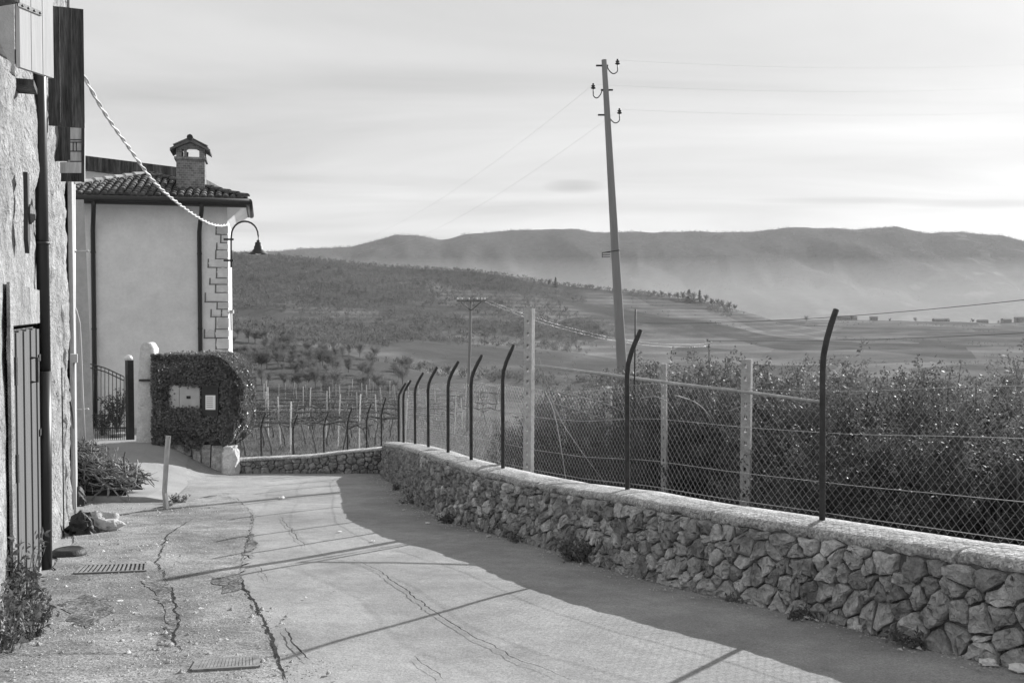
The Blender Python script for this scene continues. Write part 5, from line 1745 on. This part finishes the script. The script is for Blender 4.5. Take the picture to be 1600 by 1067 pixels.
# weeds
def weed(base, h, r, n, seed, label, m='weed', L=0.045, name='weed', group=None):
    rng = np.random.default_rng(seed)
    root = thing(name, label, 'weed', base, group=group)
    st_ = MB(); cs = []; dd = []
    for k in range(max(5, n // 40)):
        a_ = rng.uniform(0, 6.28); rr = r * math.sqrt(rng.uniform(0, 1))
        p0 = Vector((rr * .4 * math.cos(a_), rr * .4 * math.sin(a_), 0)); p1 = Vector((rr * math.cos(a_), rr * math.sin(a_), h * rng.uniform(.4, 1)))
        pm = (p0 + p1) / 2 + Vector((0, 0, .06 * h))
        st_.tube([p0, pm, p1], [.004, .003, .0015], 3, cap=False)
        for t in rng.uniform(.1, 1, 40):
            q = p0.lerp(pm, t * 2) if t < .5 else pm.lerp(p1, t * 2 - 1)
            cs.append((q.x + rng.normal(0, .03), q.y + rng.normal(0, .03), max(0.01, q.z + rng.normal(0, .025))))
    st_.build('stems', M['bark'], root)
    c = np.array(cs); kk = len(c)
    v, f = leaf_quads(c, rand_dirs(kk, rng) + np.array([0, 0, .5]), rand_dirs(kk, rng) + np.array([0, 0, .6]), rng.uniform(.5, 1.3, kk) * L, rng.uniform(.4, .8, kk) * L * .6, rng)
    tag(link('leaves', np_mesh('leaves', v, f), M[m], root), kind='stuff')
weed(G(20, 985), .72, .20, 900, 31, 'tall pale weed against the wall at the lower left', L=.06)
weed(G(42, 1000), .42, .20, 700, 32, 'lower weed right of the tall one at the lower left', L=.05)
weed(G(5, 1020), .5, .25, 800, 33, 'dark weed clump cut by the lower left picture edge', L=.055)
weed(G(205, 745) + Vector((0, 0, .1)), .2, .15, 200, 34, 'small weed behind the brush pile')
weed(G(278, 786), .12, .2, 260, 35, 'low grassy tuft at the foot of the wooden stake')
wl = ['dark ivy clump creeping over the wall foot in the middle', 'weed tuft at the wall foot left of the ivy clump', 'low weed in the crook where the wall bends', 'small weed at the wall foot below the second bent post', 'dry weed at the wall foot near the lower right', 'weed tuft between the wall stones at the bend', 'leafy weed at the wall foot below the first bent post', 'thin weed at the far end of the road wall']
for k, (x, y, h, r, n) in enumerate(((948, 874, .24, .26, 1500), (800, 845, .09, .2, 260), (700, 815, .10, .22, 300), (1120, 940, .07, .25, 220), (1470, 1012, .08, .25, 220), (655, 785, .09, .2, 240), (1235, 962, .07, .2, 160), (626, 765, .1, .2, 200))):
    p = G(x, y); s = WP.s_at_y(p.y); q = WP.at(s) - WP.out(s) * 0.10
    weed(Vector((q.x, q.y, g(q.x, q.y))), h, r, n, 50 + k, wl[k], m='ivy' if k == 0 else 'weed', L=.05, group='weeds along the wall foot')

# ------------------------------------------------------------------ shrubs behind the fence
def shrub_proto(seed, twigs=330, per=62):
    """height 1, radius about 0.48: a lumpy dome of short leafy twigs, a few sprays standing out"""
    rng = np.random.default_rng(seed)
    st_ = MB(); cs = []; ds = []
    lump = rng.uniform(0, 50)
    for k in range(twigs):
        a_ = rng.uniform(0, 6.283); ph = math.acos(rng.uniform(-0.05, 1))
        d0 = np.array([math.sin(ph) * math.cos(a_), math.sin(ph) * math.sin(a_), math.cos(ph)])
        rad = 0.80 + 0.42 * mnoise.noise(Vector((d0[0] * 1.7 + lump, d0[1] * 1.7, d0[2] * 1.7)))
        rad *= rng.uniform(0.45, 1.0) ** 0.5
        c = np.array([d0[0] * 0.50 * rad, d0[1] * 0.50 * rad, 0.06 + max(0, d0[2]) * 0.84 * rad + 0.30 * rng.uniform(0, 1) * (1 - d0[2])])
        out_ = d0 * np.array([1, 1, .5]) + np.array([0, 0, .75]) + rng.normal(0, .3, 3)
        out_ /= np.linalg.norm(out_)
        L = rng.uniform(.09, .19)
        if k < 9: L = rng.uniform(.2, .3); out_ = np.array([rng.normal(0, .2), rng.normal(0, .2), 1.0])
        p0 = c - out_ * L * .35; p2 = c + out_ * L * .65
        if k % 3 == 0: st_.tube([np.array([c[0] * .25, c[1] * .25, 0.0]), np.array([c[0] * .7, c[1] * .7, c[2] * .55]), p0, p2], [.007, .005, .003, .001], 3, cap=False)
        t = rng.uniform(0, 1, per)
        q = p0 + (p2 - p0) * t[:, None] + rng.normal(size=(per, 3)) * (0.026 * (1.1 - t) + .007)[:, None]
        q[:, 2] = np.maximum(q[:, 2], 0.01)
        cs.append(q); ds.append(out_ * 0.7 + rand_dirs(per, rng))
    c = np.concatenate(cs); d = np.concatenate(ds); k = len(c)
    v, f = leaf_quads(c, d, rand_dirs(k, rng) + np.array([0, 0, .4]), rng.uniform(.012, .024, k), rng.uniform(.005, .010, k), rng)
    lm = np_mesh('leaves', v, f); lm.materials.append(M['leaf'])
    sm = st_.mesh('stems'); sm.materials.append(M['bark'])
    return lm, sm
SH = [shrub_proto(100 + k) for k in range(4)]
def shrub(x, Y, ytop, label, k, group='shrubs behind the fence', wid=1.0):
    X = (x - 800) / FPX * Y
    zb = float(terrain(X, Y)[0]); zt = EYE + (490 - ytop) / FPX * Y
    h = zt - zb
    root = thing('shrub', label, 'shrub', (X, Y, zb - 0.02), random.uniform(0, 6.28), group)
    root.scale = (h * wid, h * wid, h)
    lm, sm = SH[k % 4]
    a_ = bpy.data.objects.new('leaves', lm); COL.objects.link(a_); a_.parent = root; a_['kind'] = 'stuff'
    b_ = bpy.data.objects.new('stems', sm); COL.objects.link(b_); b_.parent = root
mass = 'dense evergreen shrub in the dark mass behind the chain link fence'
SHR = [(1225, 15.3, 588), (1282, 14.6, 586), (1398, 14.4, 590), (1462, 14.3, 590), (1070, 15.6, 600), (858, 20.5, 622), (882, 18.5, 630), (925, 17.5, 632), (905, 19.5, 592), (948, 18.5, 574), (1003, 17.5, 572), (1052, 16.5, 560), (1102, 17, 566), (1200, 14.6, 564), (1255, 14.0, 566), (1312, 12.7, 562), (1372, 13.2, 572), (1432, 12.4, 576), (1490, 12.2, 568), (1605, 12.2, 570), (1665, 12, 560), (1725, 12, 570),
       (1090, 15.8, 610), (1150, 14.9, 610), (1240, 13.4, 622), (1325, 11.0, 622), (1420, 10.7, 618), (1510, 10.4, 612), (1600, 10.2, 602), (1690, 10, 600), (1405, 16, 578), (1500, 17, 570), (1630, 16, 560), (1020, 16, 630), (960, 17.5, 640), (1290, 15.5, 570)]
ORD = ['first', 'second', 'third', 'fourth', 'fifth', 'sixth', 'seventh', 'eighth', 'ninth', 'tenth', 'eleventh', 'twelfth', 'thirteenth', 'fourteenth', 'fifteenth', 'sixteenth']
def ordn(i): return ORD[i] if i < len(ORD) else f'{i + 1}th'
def srow(q): return 0 if (q[2] >= 602 and q[1] < 18) else (2 if q[1] >= 15.4 and q[0] > 1250 else 1)
rname = ['dark front row of shrubs close behind the fence', 'main row of evergreen shrubs behind the fence', 'back row of shrubs at right behind the fence']
for ri in range(3):
    for k, (x, Y, yt) in enumerate(sorted(q for q in SHR if srow(q) == ri)):
        shrub(x, Y, yt - (40 if ri else 22) - 9 * math.sin(x * .031), f'{ordn(k)} shrub from the left in the {rname[ri]}', k + ri, wid=1.0 if Y > 12 else 1.15)
shrub(1152, 15.4, 522, 'tallest shrub, its thin spray rising left of the concrete post with the rail', 1, wid=.72)
shrub(1548, 12.8, 543, 'tall shrub rising above its neighbours near the right edge', 2, wid=.85)
shrub(1340, 13.0, 548, 'shrub with upright sprays just right of the first bent fence post', 3, wid=.85)

# dry grass and runners at the foot of the wall behind the fence
def dry_grass():
    rng = np.random.default_rng(77)
    N = 16000
    s = rng.uniform(2.5, WP.L, N); o = THICK + 0.05 + np.abs(rng.normal(0, 1.0, N))
    cx_ = []; 
    P0 = np.array([(*WP.at(a_), 0) for a_ in s]); O = np.array([(*WP.out(a_), 0) for a_ in s])
    c = P0 + O * o[:, None]
    h = rng.uniform(.12, .5, N) * (0.6 + 0.8 * vnoise(c[:, 0] * 1.3, c[:, 1] * 1.3, 3))
    c[:, 2] = terrain(c[:, 0], c[:, 1]) + h * .45
    d = np.stack([rng.normal(0, .35, N), rng.normal(0, .35, N), np.ones(N)], 1)
    v, f = leaf_quads(c, d, rand_dirs(N, rng), h, np.full(N, .012), rng)
    tag(link('dry_grass', np_mesh('dry_grass', v, f), M['grass']), 'dry grass growing behind the road wall', 'grass', kind='stuff')
dry_grass()

# ------------------------------------------------------------------ vineyard beyond the low wall
def vine_proto(seed):
    rnd = random.Random(seed)
    t = MB(); lean = rnd.uniform(-.25, .25)
    pts = [(0, 0, -.1), (lean * .2 + rnd.gauss(0, .03), rnd.gauss(0, .03), .3), (lean * .6, rnd.gauss(0, .04), .65), (lean, 0, .95)]
    t.tube(pts, [.045, .036, .03, .034], 6)
    for s in (-1, 1):
        t.tube([(lean, 0, .93), (lean + s * .2, rnd.gauss(0, .05), 1.02 + rnd.gauss(0, .04)), (lean + s * .45, rnd.gauss(0, .05), 1.12)], [.036, .026, .016], 5)
    c = MB()
    for k in range(16):
        x = lean + rnd.uniform(-.6, .6); a_ = rnd.gauss(0, .5)
        L = rnd.uniform(.3, .75)
        c.tube([(x, rnd.gauss(0, .05), 1.05 + rnd.gauss(0, .05)), (x + L * .5 * math.sin(a_), rnd.gauss(0, .12), 1.1 + L * .5 * math.cos(a_)), (x + L * math.sin(a_ * 1.6), rnd.gauss(0, .18), 1.1 + L * math.cos(a_ * 1.3))], [.009, .007, .004], 3, cap=False)
    for k in range(7):
        x = lean + rnd.uniform(-.6, .3)
        c.tube([(x, rnd.gauss(0, .05), 1.08 + rnd.gauss(0, .05)), (x + .35, rnd.gauss(0, .05), 1.14 + rnd.gauss(0, .06)), (x + .7, rnd.gauss(0, .05), 1.1 + rnd.gauss(0, .06))], [.012, .010, .006], 3, cap=False)
    tm = t.mesh('trunk'); tm.materials.append(M['bark']); cm = c.mesh('canes'); cm.materials.append(M['brush'])
    return tm, cm
VP = [vine_proto(200 + k) for k in range(4)]
vpost = MB(); vpost.tube([(0, 0, -.2), (0.02, 0, 1.0), (0, 0, 1.95)], [.028, .026, .024], 6)
M['vine_post'] = mat('bleached_post', 0.62, 0.8, 0.2, rand=.25)
VPM = vpost.mesh('vineyard_post'); VPM.materials.append(M['vine_post'])
rowsY = [33, 37, 42, 48, 55, 64, 75, 89, 104]
rown = ['nearest', 'second', 'third', 'fourth', 'fifth', 'sixth', 'seventh', 'eighth', 'farthest']
for ri, Yr in enumerate(rowsY):
    xa = (335 - 800) / FPX * Yr; xb = ((600 if ri < 2 else 700 if ri < 5 else 780) - 800) / FPX * Yr
    sp_ = 0.8 if ri < 3 else 1.1 if ri < 6 else 1.8
    x = xa + random.uniform(0, .6)
    tops = []
    def rowy(x): return Yr + 0.10 * (x - xa) + 0.1 * math.sin(x)
    vi = 0; pi_ = 0
    while x < xb:
        y = rowy(x) + random.gauss(0, .08); z = float(terrain(x, y)[0])
        r = thing('grape_vine', f'bare gnarled grape vine, {ordn(vi)} from the left in the {rown[ri]} row', 'vine', (x, y, z), random.gauss(0, .12), f'vines of the {rown[ri]} row')
        tm, cm = VP[random.randrange(4)]
        for nm, me in (('trunk', tm), ('canes', cm)):
            o = bpy.data.objects.new(nm, me); COL.objects.link(o); o.parent = r
        s = random.uniform(.9, 1.12); r.scale = (s, s, s)
        x += sp_ * random.uniform(.85, 1.15); vi += 1
    x = xa + random.uniform(0, 1)
    while x < xb + 1:
        y = rowy(x); z = float(terrain(x, y)[0])
        o = link('vineyard_post', VPM, None); o.location = (x, y, z); o.rotation_euler = (random.gauss(0, .04), random.gauss(0, .05), random.uniform(0, 6)); o.scale = (1, 1, random.uniform(.92, 1.12))
        tag(o, f'pale wooden vineyard post, {ordn(pi_)} from the left in the {rown[ri]} row', 'post', f'posts of the {rown[ri]} row')
        tops.append(Vector((x, y, z))); pi_ += 1
        x += (2.3 if ri < 5 else 2.2) * random.uniform(.85, 1.15)
    if len(tops) > 1:
        r = thing('trellis_wires', f'trellis wires along the {rown[ri]} vineyard row', 'wire', tops[0], group='vineyard trellis wires')
        for h, rr in ((1.1, .034), (1.5, .006), (1.8, .006)):
            mb = MB(); pl_ = []
            for i_ in range(len(tops) - 1):
                for q_ in range(6): pl_.append(tops[i_].lerp(tops[i_ + 1], q_ / 6) - tops[0] + Vector((0, random.gauss(0, .03) if h < 1.2 else 0, h + (random.gauss(0, .035) if h < 1.2 else 0))))
            pl_.append(tops[-1] - tops[0] + Vector((0, 0, h)))
            mb.tube(pl_, rr, 4, cap=False); mb.build('strand', M['wire'] if h > 1.2 else M['bark'], r)
# grass between the rows
def vineyard_grass():
    rng = np.random.default_rng(78); N = 26000
    y = 23.5 * np.exp(rng.uniform(0, 1, N) * math.log(75 / 23.5)); u = rng.uniform(-.33, .0, N); x = u * y
    h = rng.uniform(.06, .22, N) * (y / 30) ** .3
    c = np.stack([x, y, terrain(x, y) + h * .4], 1); d = np.stack([rng.normal(0, .4, N), rng.normal(0, .4, N), np.ones(N)], 1)
    v, f = leaf_quads(c, d, rand_dirs(N, rng), h, .012 + .0006 * y, rng)
    tag(link('meadow_grass', np_mesh('meadow_grass', v, f), M['grass']), 'pale grass under the vineyard rows', 'grass', kind='stuff')
vineyard_grass()

# ------------------------------------------------------------------ trees on the hills
def bare_tree_proto(seed, conifer=False):
    """height 1"""
    rng = np.random.default_rng(seed)
    t = MB(); cs = []; ds = []
    t.tube([(0, 0, -.05), (rng.normal(0, .01), 0, .3), (rng.normal(0, .02), rng.normal(0, .02), .7)], [.022, .016, .006], 5)
    nb = 26
    for k in range(nb):
        a_ = rng.uniform(0, 6.283); h0 = rng.uniform(.18, .62)
        if conifer:
            h0 = k / nb * .9 + .06; rr = .24 * (1 - h0) + .02; p0 = np.array([0, 0, h0]); p1 = np.array([rr * math.cos(a_), rr * math.sin(a_), h0 - .03])
        else:
            rr = rng.uniform(.15, .42) * (1.1 - h0 * .5); p0 = np.array([0, 0, h0]); p1 = np.array([rr * math.cos(a_), rr * math.sin(a_), h0 + rng.uniform(.12, .40)])
        t.tube([p0, (p0 + p1) / 2 + np.array([0, 0, -.02]), p1], [.008, .005, .002], 3, cap=False)
        n = 70
        tt = rng.uniform(.25, 1.1, n)[:, None]
        q = p0 + (p1 - p0) * tt + rng.normal(0, .045 if not conifer else .025, (n, 3))
        cs.append(q); ds.append((p1 - p0) / np.linalg.norm(p1 - p0) + rand_dirs(n, rng) * .8 + np.array([0, 0, .3]))
    c = np.concatenate(cs); d = np.concatenate(ds); k = len(c)
    v, f = leaf_quads(c, d, rand_dirs(k, rng), rng.uniform(.04, .10, k), rng.uniform(.006, .014, k) * (1.6 if conifer else 1), rng)
    cm = np_mesh('crown', v, f); cm.materials.append(M['crown'])
    tm = t.mesh('trunk'); tm.materials.append(M['bark'])
    return tm, cm
TP = [bare_tree_proto(300 + k) for k in range(4)] + [bare_tree_proto(310, True)]
def tree(x, Y, h, label, k, group, ybase=None, name='tree'):
    X = (x - 800) / FPX * Y; z = float(terrain(X, Y)[0])
    r = thing(name, label, 'tree', (X, Y, z), random.uniform(0, 6.28), group)
    w = random.uniform(.9, 1.3); r.scale = (h * w, h * w, h)
    for nm, me in zip(('trunk', 'crown'), TP[k]):
        o = bpy.data.objects.new(nm, me); COL.objects.link(o); o.parent = r
rt = random.Random(12)
for k in range(130):
    x = rt.uniform(330, 640); Y = rt.uniform(330, 435)
    if x > 520 and rt.random() < .45: continue
    tree(x, Y, rt.uniform(4, 8), 'bare grey tree in the wood below the pale field on the near slope', rt.randrange(4), 'trees of the near wood')
for k, x in enumerate((440, 455, 480, 520, 545, 562, 585, 640, 655, 700, 890)):
    tree(x, 452 + rt.uniform(-6, 10), rt.uniform(4.5, 8), f'{ordn(k)} round tree from the left on the crest of the near pale field', rt.randrange(4), 'trees on the near field crest')
clab = 'from the left in the tree clump on the spur shoulder'
for k, (x, h) in enumerate(((1022, 10), (1034, 12), (1046, 10), (1058, 12), (1066, 14), (1076, 18), (1084, 15), (1093, 18), (1102, 13), (1112, 10), (1121, 11), (1128, 12), (1140, 13), (1148, 11))):
    tree(x, 1480, h, f'{ordn(k)} tree ' + clab, 4 if k in (5, 7) else k % 4, 'clump on the spur shoulder')
tree(868, 1470, 15, 'lone conifer on the spur skyline left of the utility pole', 4, None, name='conifer')
tree(858, 1475, 11, 'rounded tree left of the lone conifer on the spur', 1, None)
for k, x in enumerate((1186, 1260, 1300, 1330, 1390, 1430, 1478, 1520, 1560, 1590)):
    tree(x, 2200 + rt.uniform(-120, 30), rt.uniform(8, 14), f'{ordn(k)} small far tree from the left on the hazy plateau', rt.randrange(4), 'far trees on the plateau')
tree(523, 109, 3.6, 'small round bare tree at the far edge of the vineyard', 2, None)
tree(512, 100, 2.6, 'low bush beside the small tree at the vineyard edge', 1, None)

ICO = None
def far_woods():
    """woods that read as one mass on the spur and the far ridge"""
    rng = np.random.default_rng(9)
    def scatter(name, label, n, ufun, yfun, hfun, mask, per=11):
        u = ufun(n); Y = yfun(n); X = u * Y
        keep = mask(u, X, Y); X, Y = X[keep], Y[keep]
        Z = terrain(X, Y); h = hfun(len(X)); k = len(X)
        d = rng.normal(size=(k, per, 3)); d /= np.linalg.norm(d, axis=2, keepdims=True)
        d *= rng.uniform(.25, 1, (k, per, 1)) ** .5
        wdt = rng.uniform(.32, .55, (k, 1))
        c = np.stack([d[..., 0] * wdt * h[:, None], d[..., 1] * wdt * h[:, None], (d[..., 2] * .42 + .5) * h[:, None]], 2) + np.stack([X, Y, Z], 1)[:, None, :]
        c = c.reshape(-1, 3); hh = np.repeat(h, per); m = len(c)
        dr = rng.normal(0, .55, (m, 3)); dr[:, 2] = np.abs(dr[:, 2]) + .5
        v, f = leaf_quads(c, dr, rand_dirs(m, rng), hh * rng.uniform(.3, .6, m), hh * rng.uniform(.08, .18, m), rng)
        tag(link(name, np_mesh(name, v, f), M['wood_far']), label, 'woodland', kind='stuff')
    def m_spur(u, X, Y):
        w = fbm(X / 160, Y / 160, 4, 21)
        return (w + (-.10 - u) * 1.1 + np.clip((Y - 1100) / 1500, 0, .3) > 0.02)
    scatter('spur_woodland', 'bare woodland covering the middle hill', 13000, lambda n: rng.uniform(-.4, .22, n), lambda n: np.sqrt(rng.uniform(620 ** 2, 1530 ** 2, n)), lambda n: rng.uniform(3, 7, n), m_spur)
    def m_crest(u, X, Y): return fbm(X / 300, Y / 300, 3, 31) > -.12
    scatter('ridge_woodland', 'woodland along the far ridge', 14000, lambda n: rng.uniform(-.36, .6, n), lambda n: 6240 - 1500 * rng.uniform(0, 1, n) ** 1.5, lambda n: rng.uniform(7, 14, n), m_crest, 6)
    def m_val(u, X, Y): return fbm(X / 90, Y / 45, 4, 41) > .30
    scatter('valley_hedgerows', 'scattered trees between the valley fields', 5000, lambda n: rng.uniform(-.1, .6, n), lambda n: rng.uniform(560, 2200, n), lambda n: rng.uniform(2, 5, n), m_val, 7)
far_woods()

# ------------------------------------------------------------------ far buildings
def far_house(x, Y, w, d, h, label, rz=0.0, name='farmhouse', cat='house', group=None, flat=False):
    X = (x - 800) / FPX * Y; z = float(terrain(X, Y)[0]) - .5
    r = thing(name, label, cat, (X, Y, z), rz, group)
    m = MB(); m.box((0, 0, h / 2), (w, d, h)); m.build('wall', M['far_wall'], r)
    m = MB(); e = .06 * d + .3; rr = .28 * d if not flat else .08 * d
    m.prism([Vector((-w / 2 - e, -d / 2 - e, h)), Vector((-w / 2 - e, 0, h + rr)), Vector((-w / 2 - e, d / 2 + e, h))], Vector((w + 2 * e, 0, 0))); m.build('roof', M['far_roof'], r)
    for k in range(max(2, int(w / 5))):
        m = MB(); m.box((-w / 2 + (k + .5) * w / max(2, int(w / 5)), -d / 2 - .02, h * .55), (1.1, .1, 1.4)); m.build('window', M['black'], r)
far_house(413, 446, 2.6, 2.4, 2.2, 'tiny white hut on the near slope left of centre', 0.2, 'field_hut', 'hut')
far_house(1322, 2230, 46, 12, 8, 'long low farm building on the plateau right of the bent post', .1, 'farm_building', 'building')
far_house(1365, 2235, 16, 10, 7, 'small farmhouse right of the long farm building', -.2)
far_house(1470, 2240, 36, 12, 7, 'low long building among trees on the far plateau', .15, 'farm_building', 'building')
far_house(1535, 2245, 22, 11, 6, 'far house left of the white houses at the right edge', -.1)
far_house(1572, 2235, 20, 11, 8, 'white far house near the right picture edge', .25)
far_house(1592, 2230, 18, 11, 9, 'rightmost white far house at the picture edge', -.2)

# ------------------------------------------------------------------ air
def volume_mat(name, density, aniso, col=0.95):
    m = bpy.data.materials.new(name); m.use_nodes = True; t = m.node_tree; t.nodes.clear()
    v = t.nodes.new('ShaderNodeVolumePrincipled'); v.inputs['Color'].default_value = (col, col, col, 1)
    v.inputs['Density'].default_value = density; v.inputs['Anisotropy'].default_value = aniso
    o = t.nodes.new('ShaderNodeOutputMaterial'); t.links.new(v.outputs[0], o.inputs['Volume'])
    m.cycles.homogeneous_volume = True
    return m
hz = MB(); hz.box((0, 4000, 140), (18000, 8900, 1240))
tag(hz.build('haze', volume_mat('haze', 2.7e-5, 0.15)), 'pale haze filling the valley air', 'haze', kind='stuff')
vf = MB()
prof = [(2450, -300), (2450, 110), (2600, 150), (3200, 158), (3800, 148), (4400, 122), (5000, 75), (5600, -5), (6100, -180), (6100, -300)]
vf.prism([Vector((-8000, y, z)) for y, z in prof], Vector((16000, 0, 0)))
tag(vf.build('valley_mist', volume_mat('valley_mist', 1.25e-4, 0.1)), 'bank of mist lying in the valley below the far ridge', 'mist', kind='stuff')
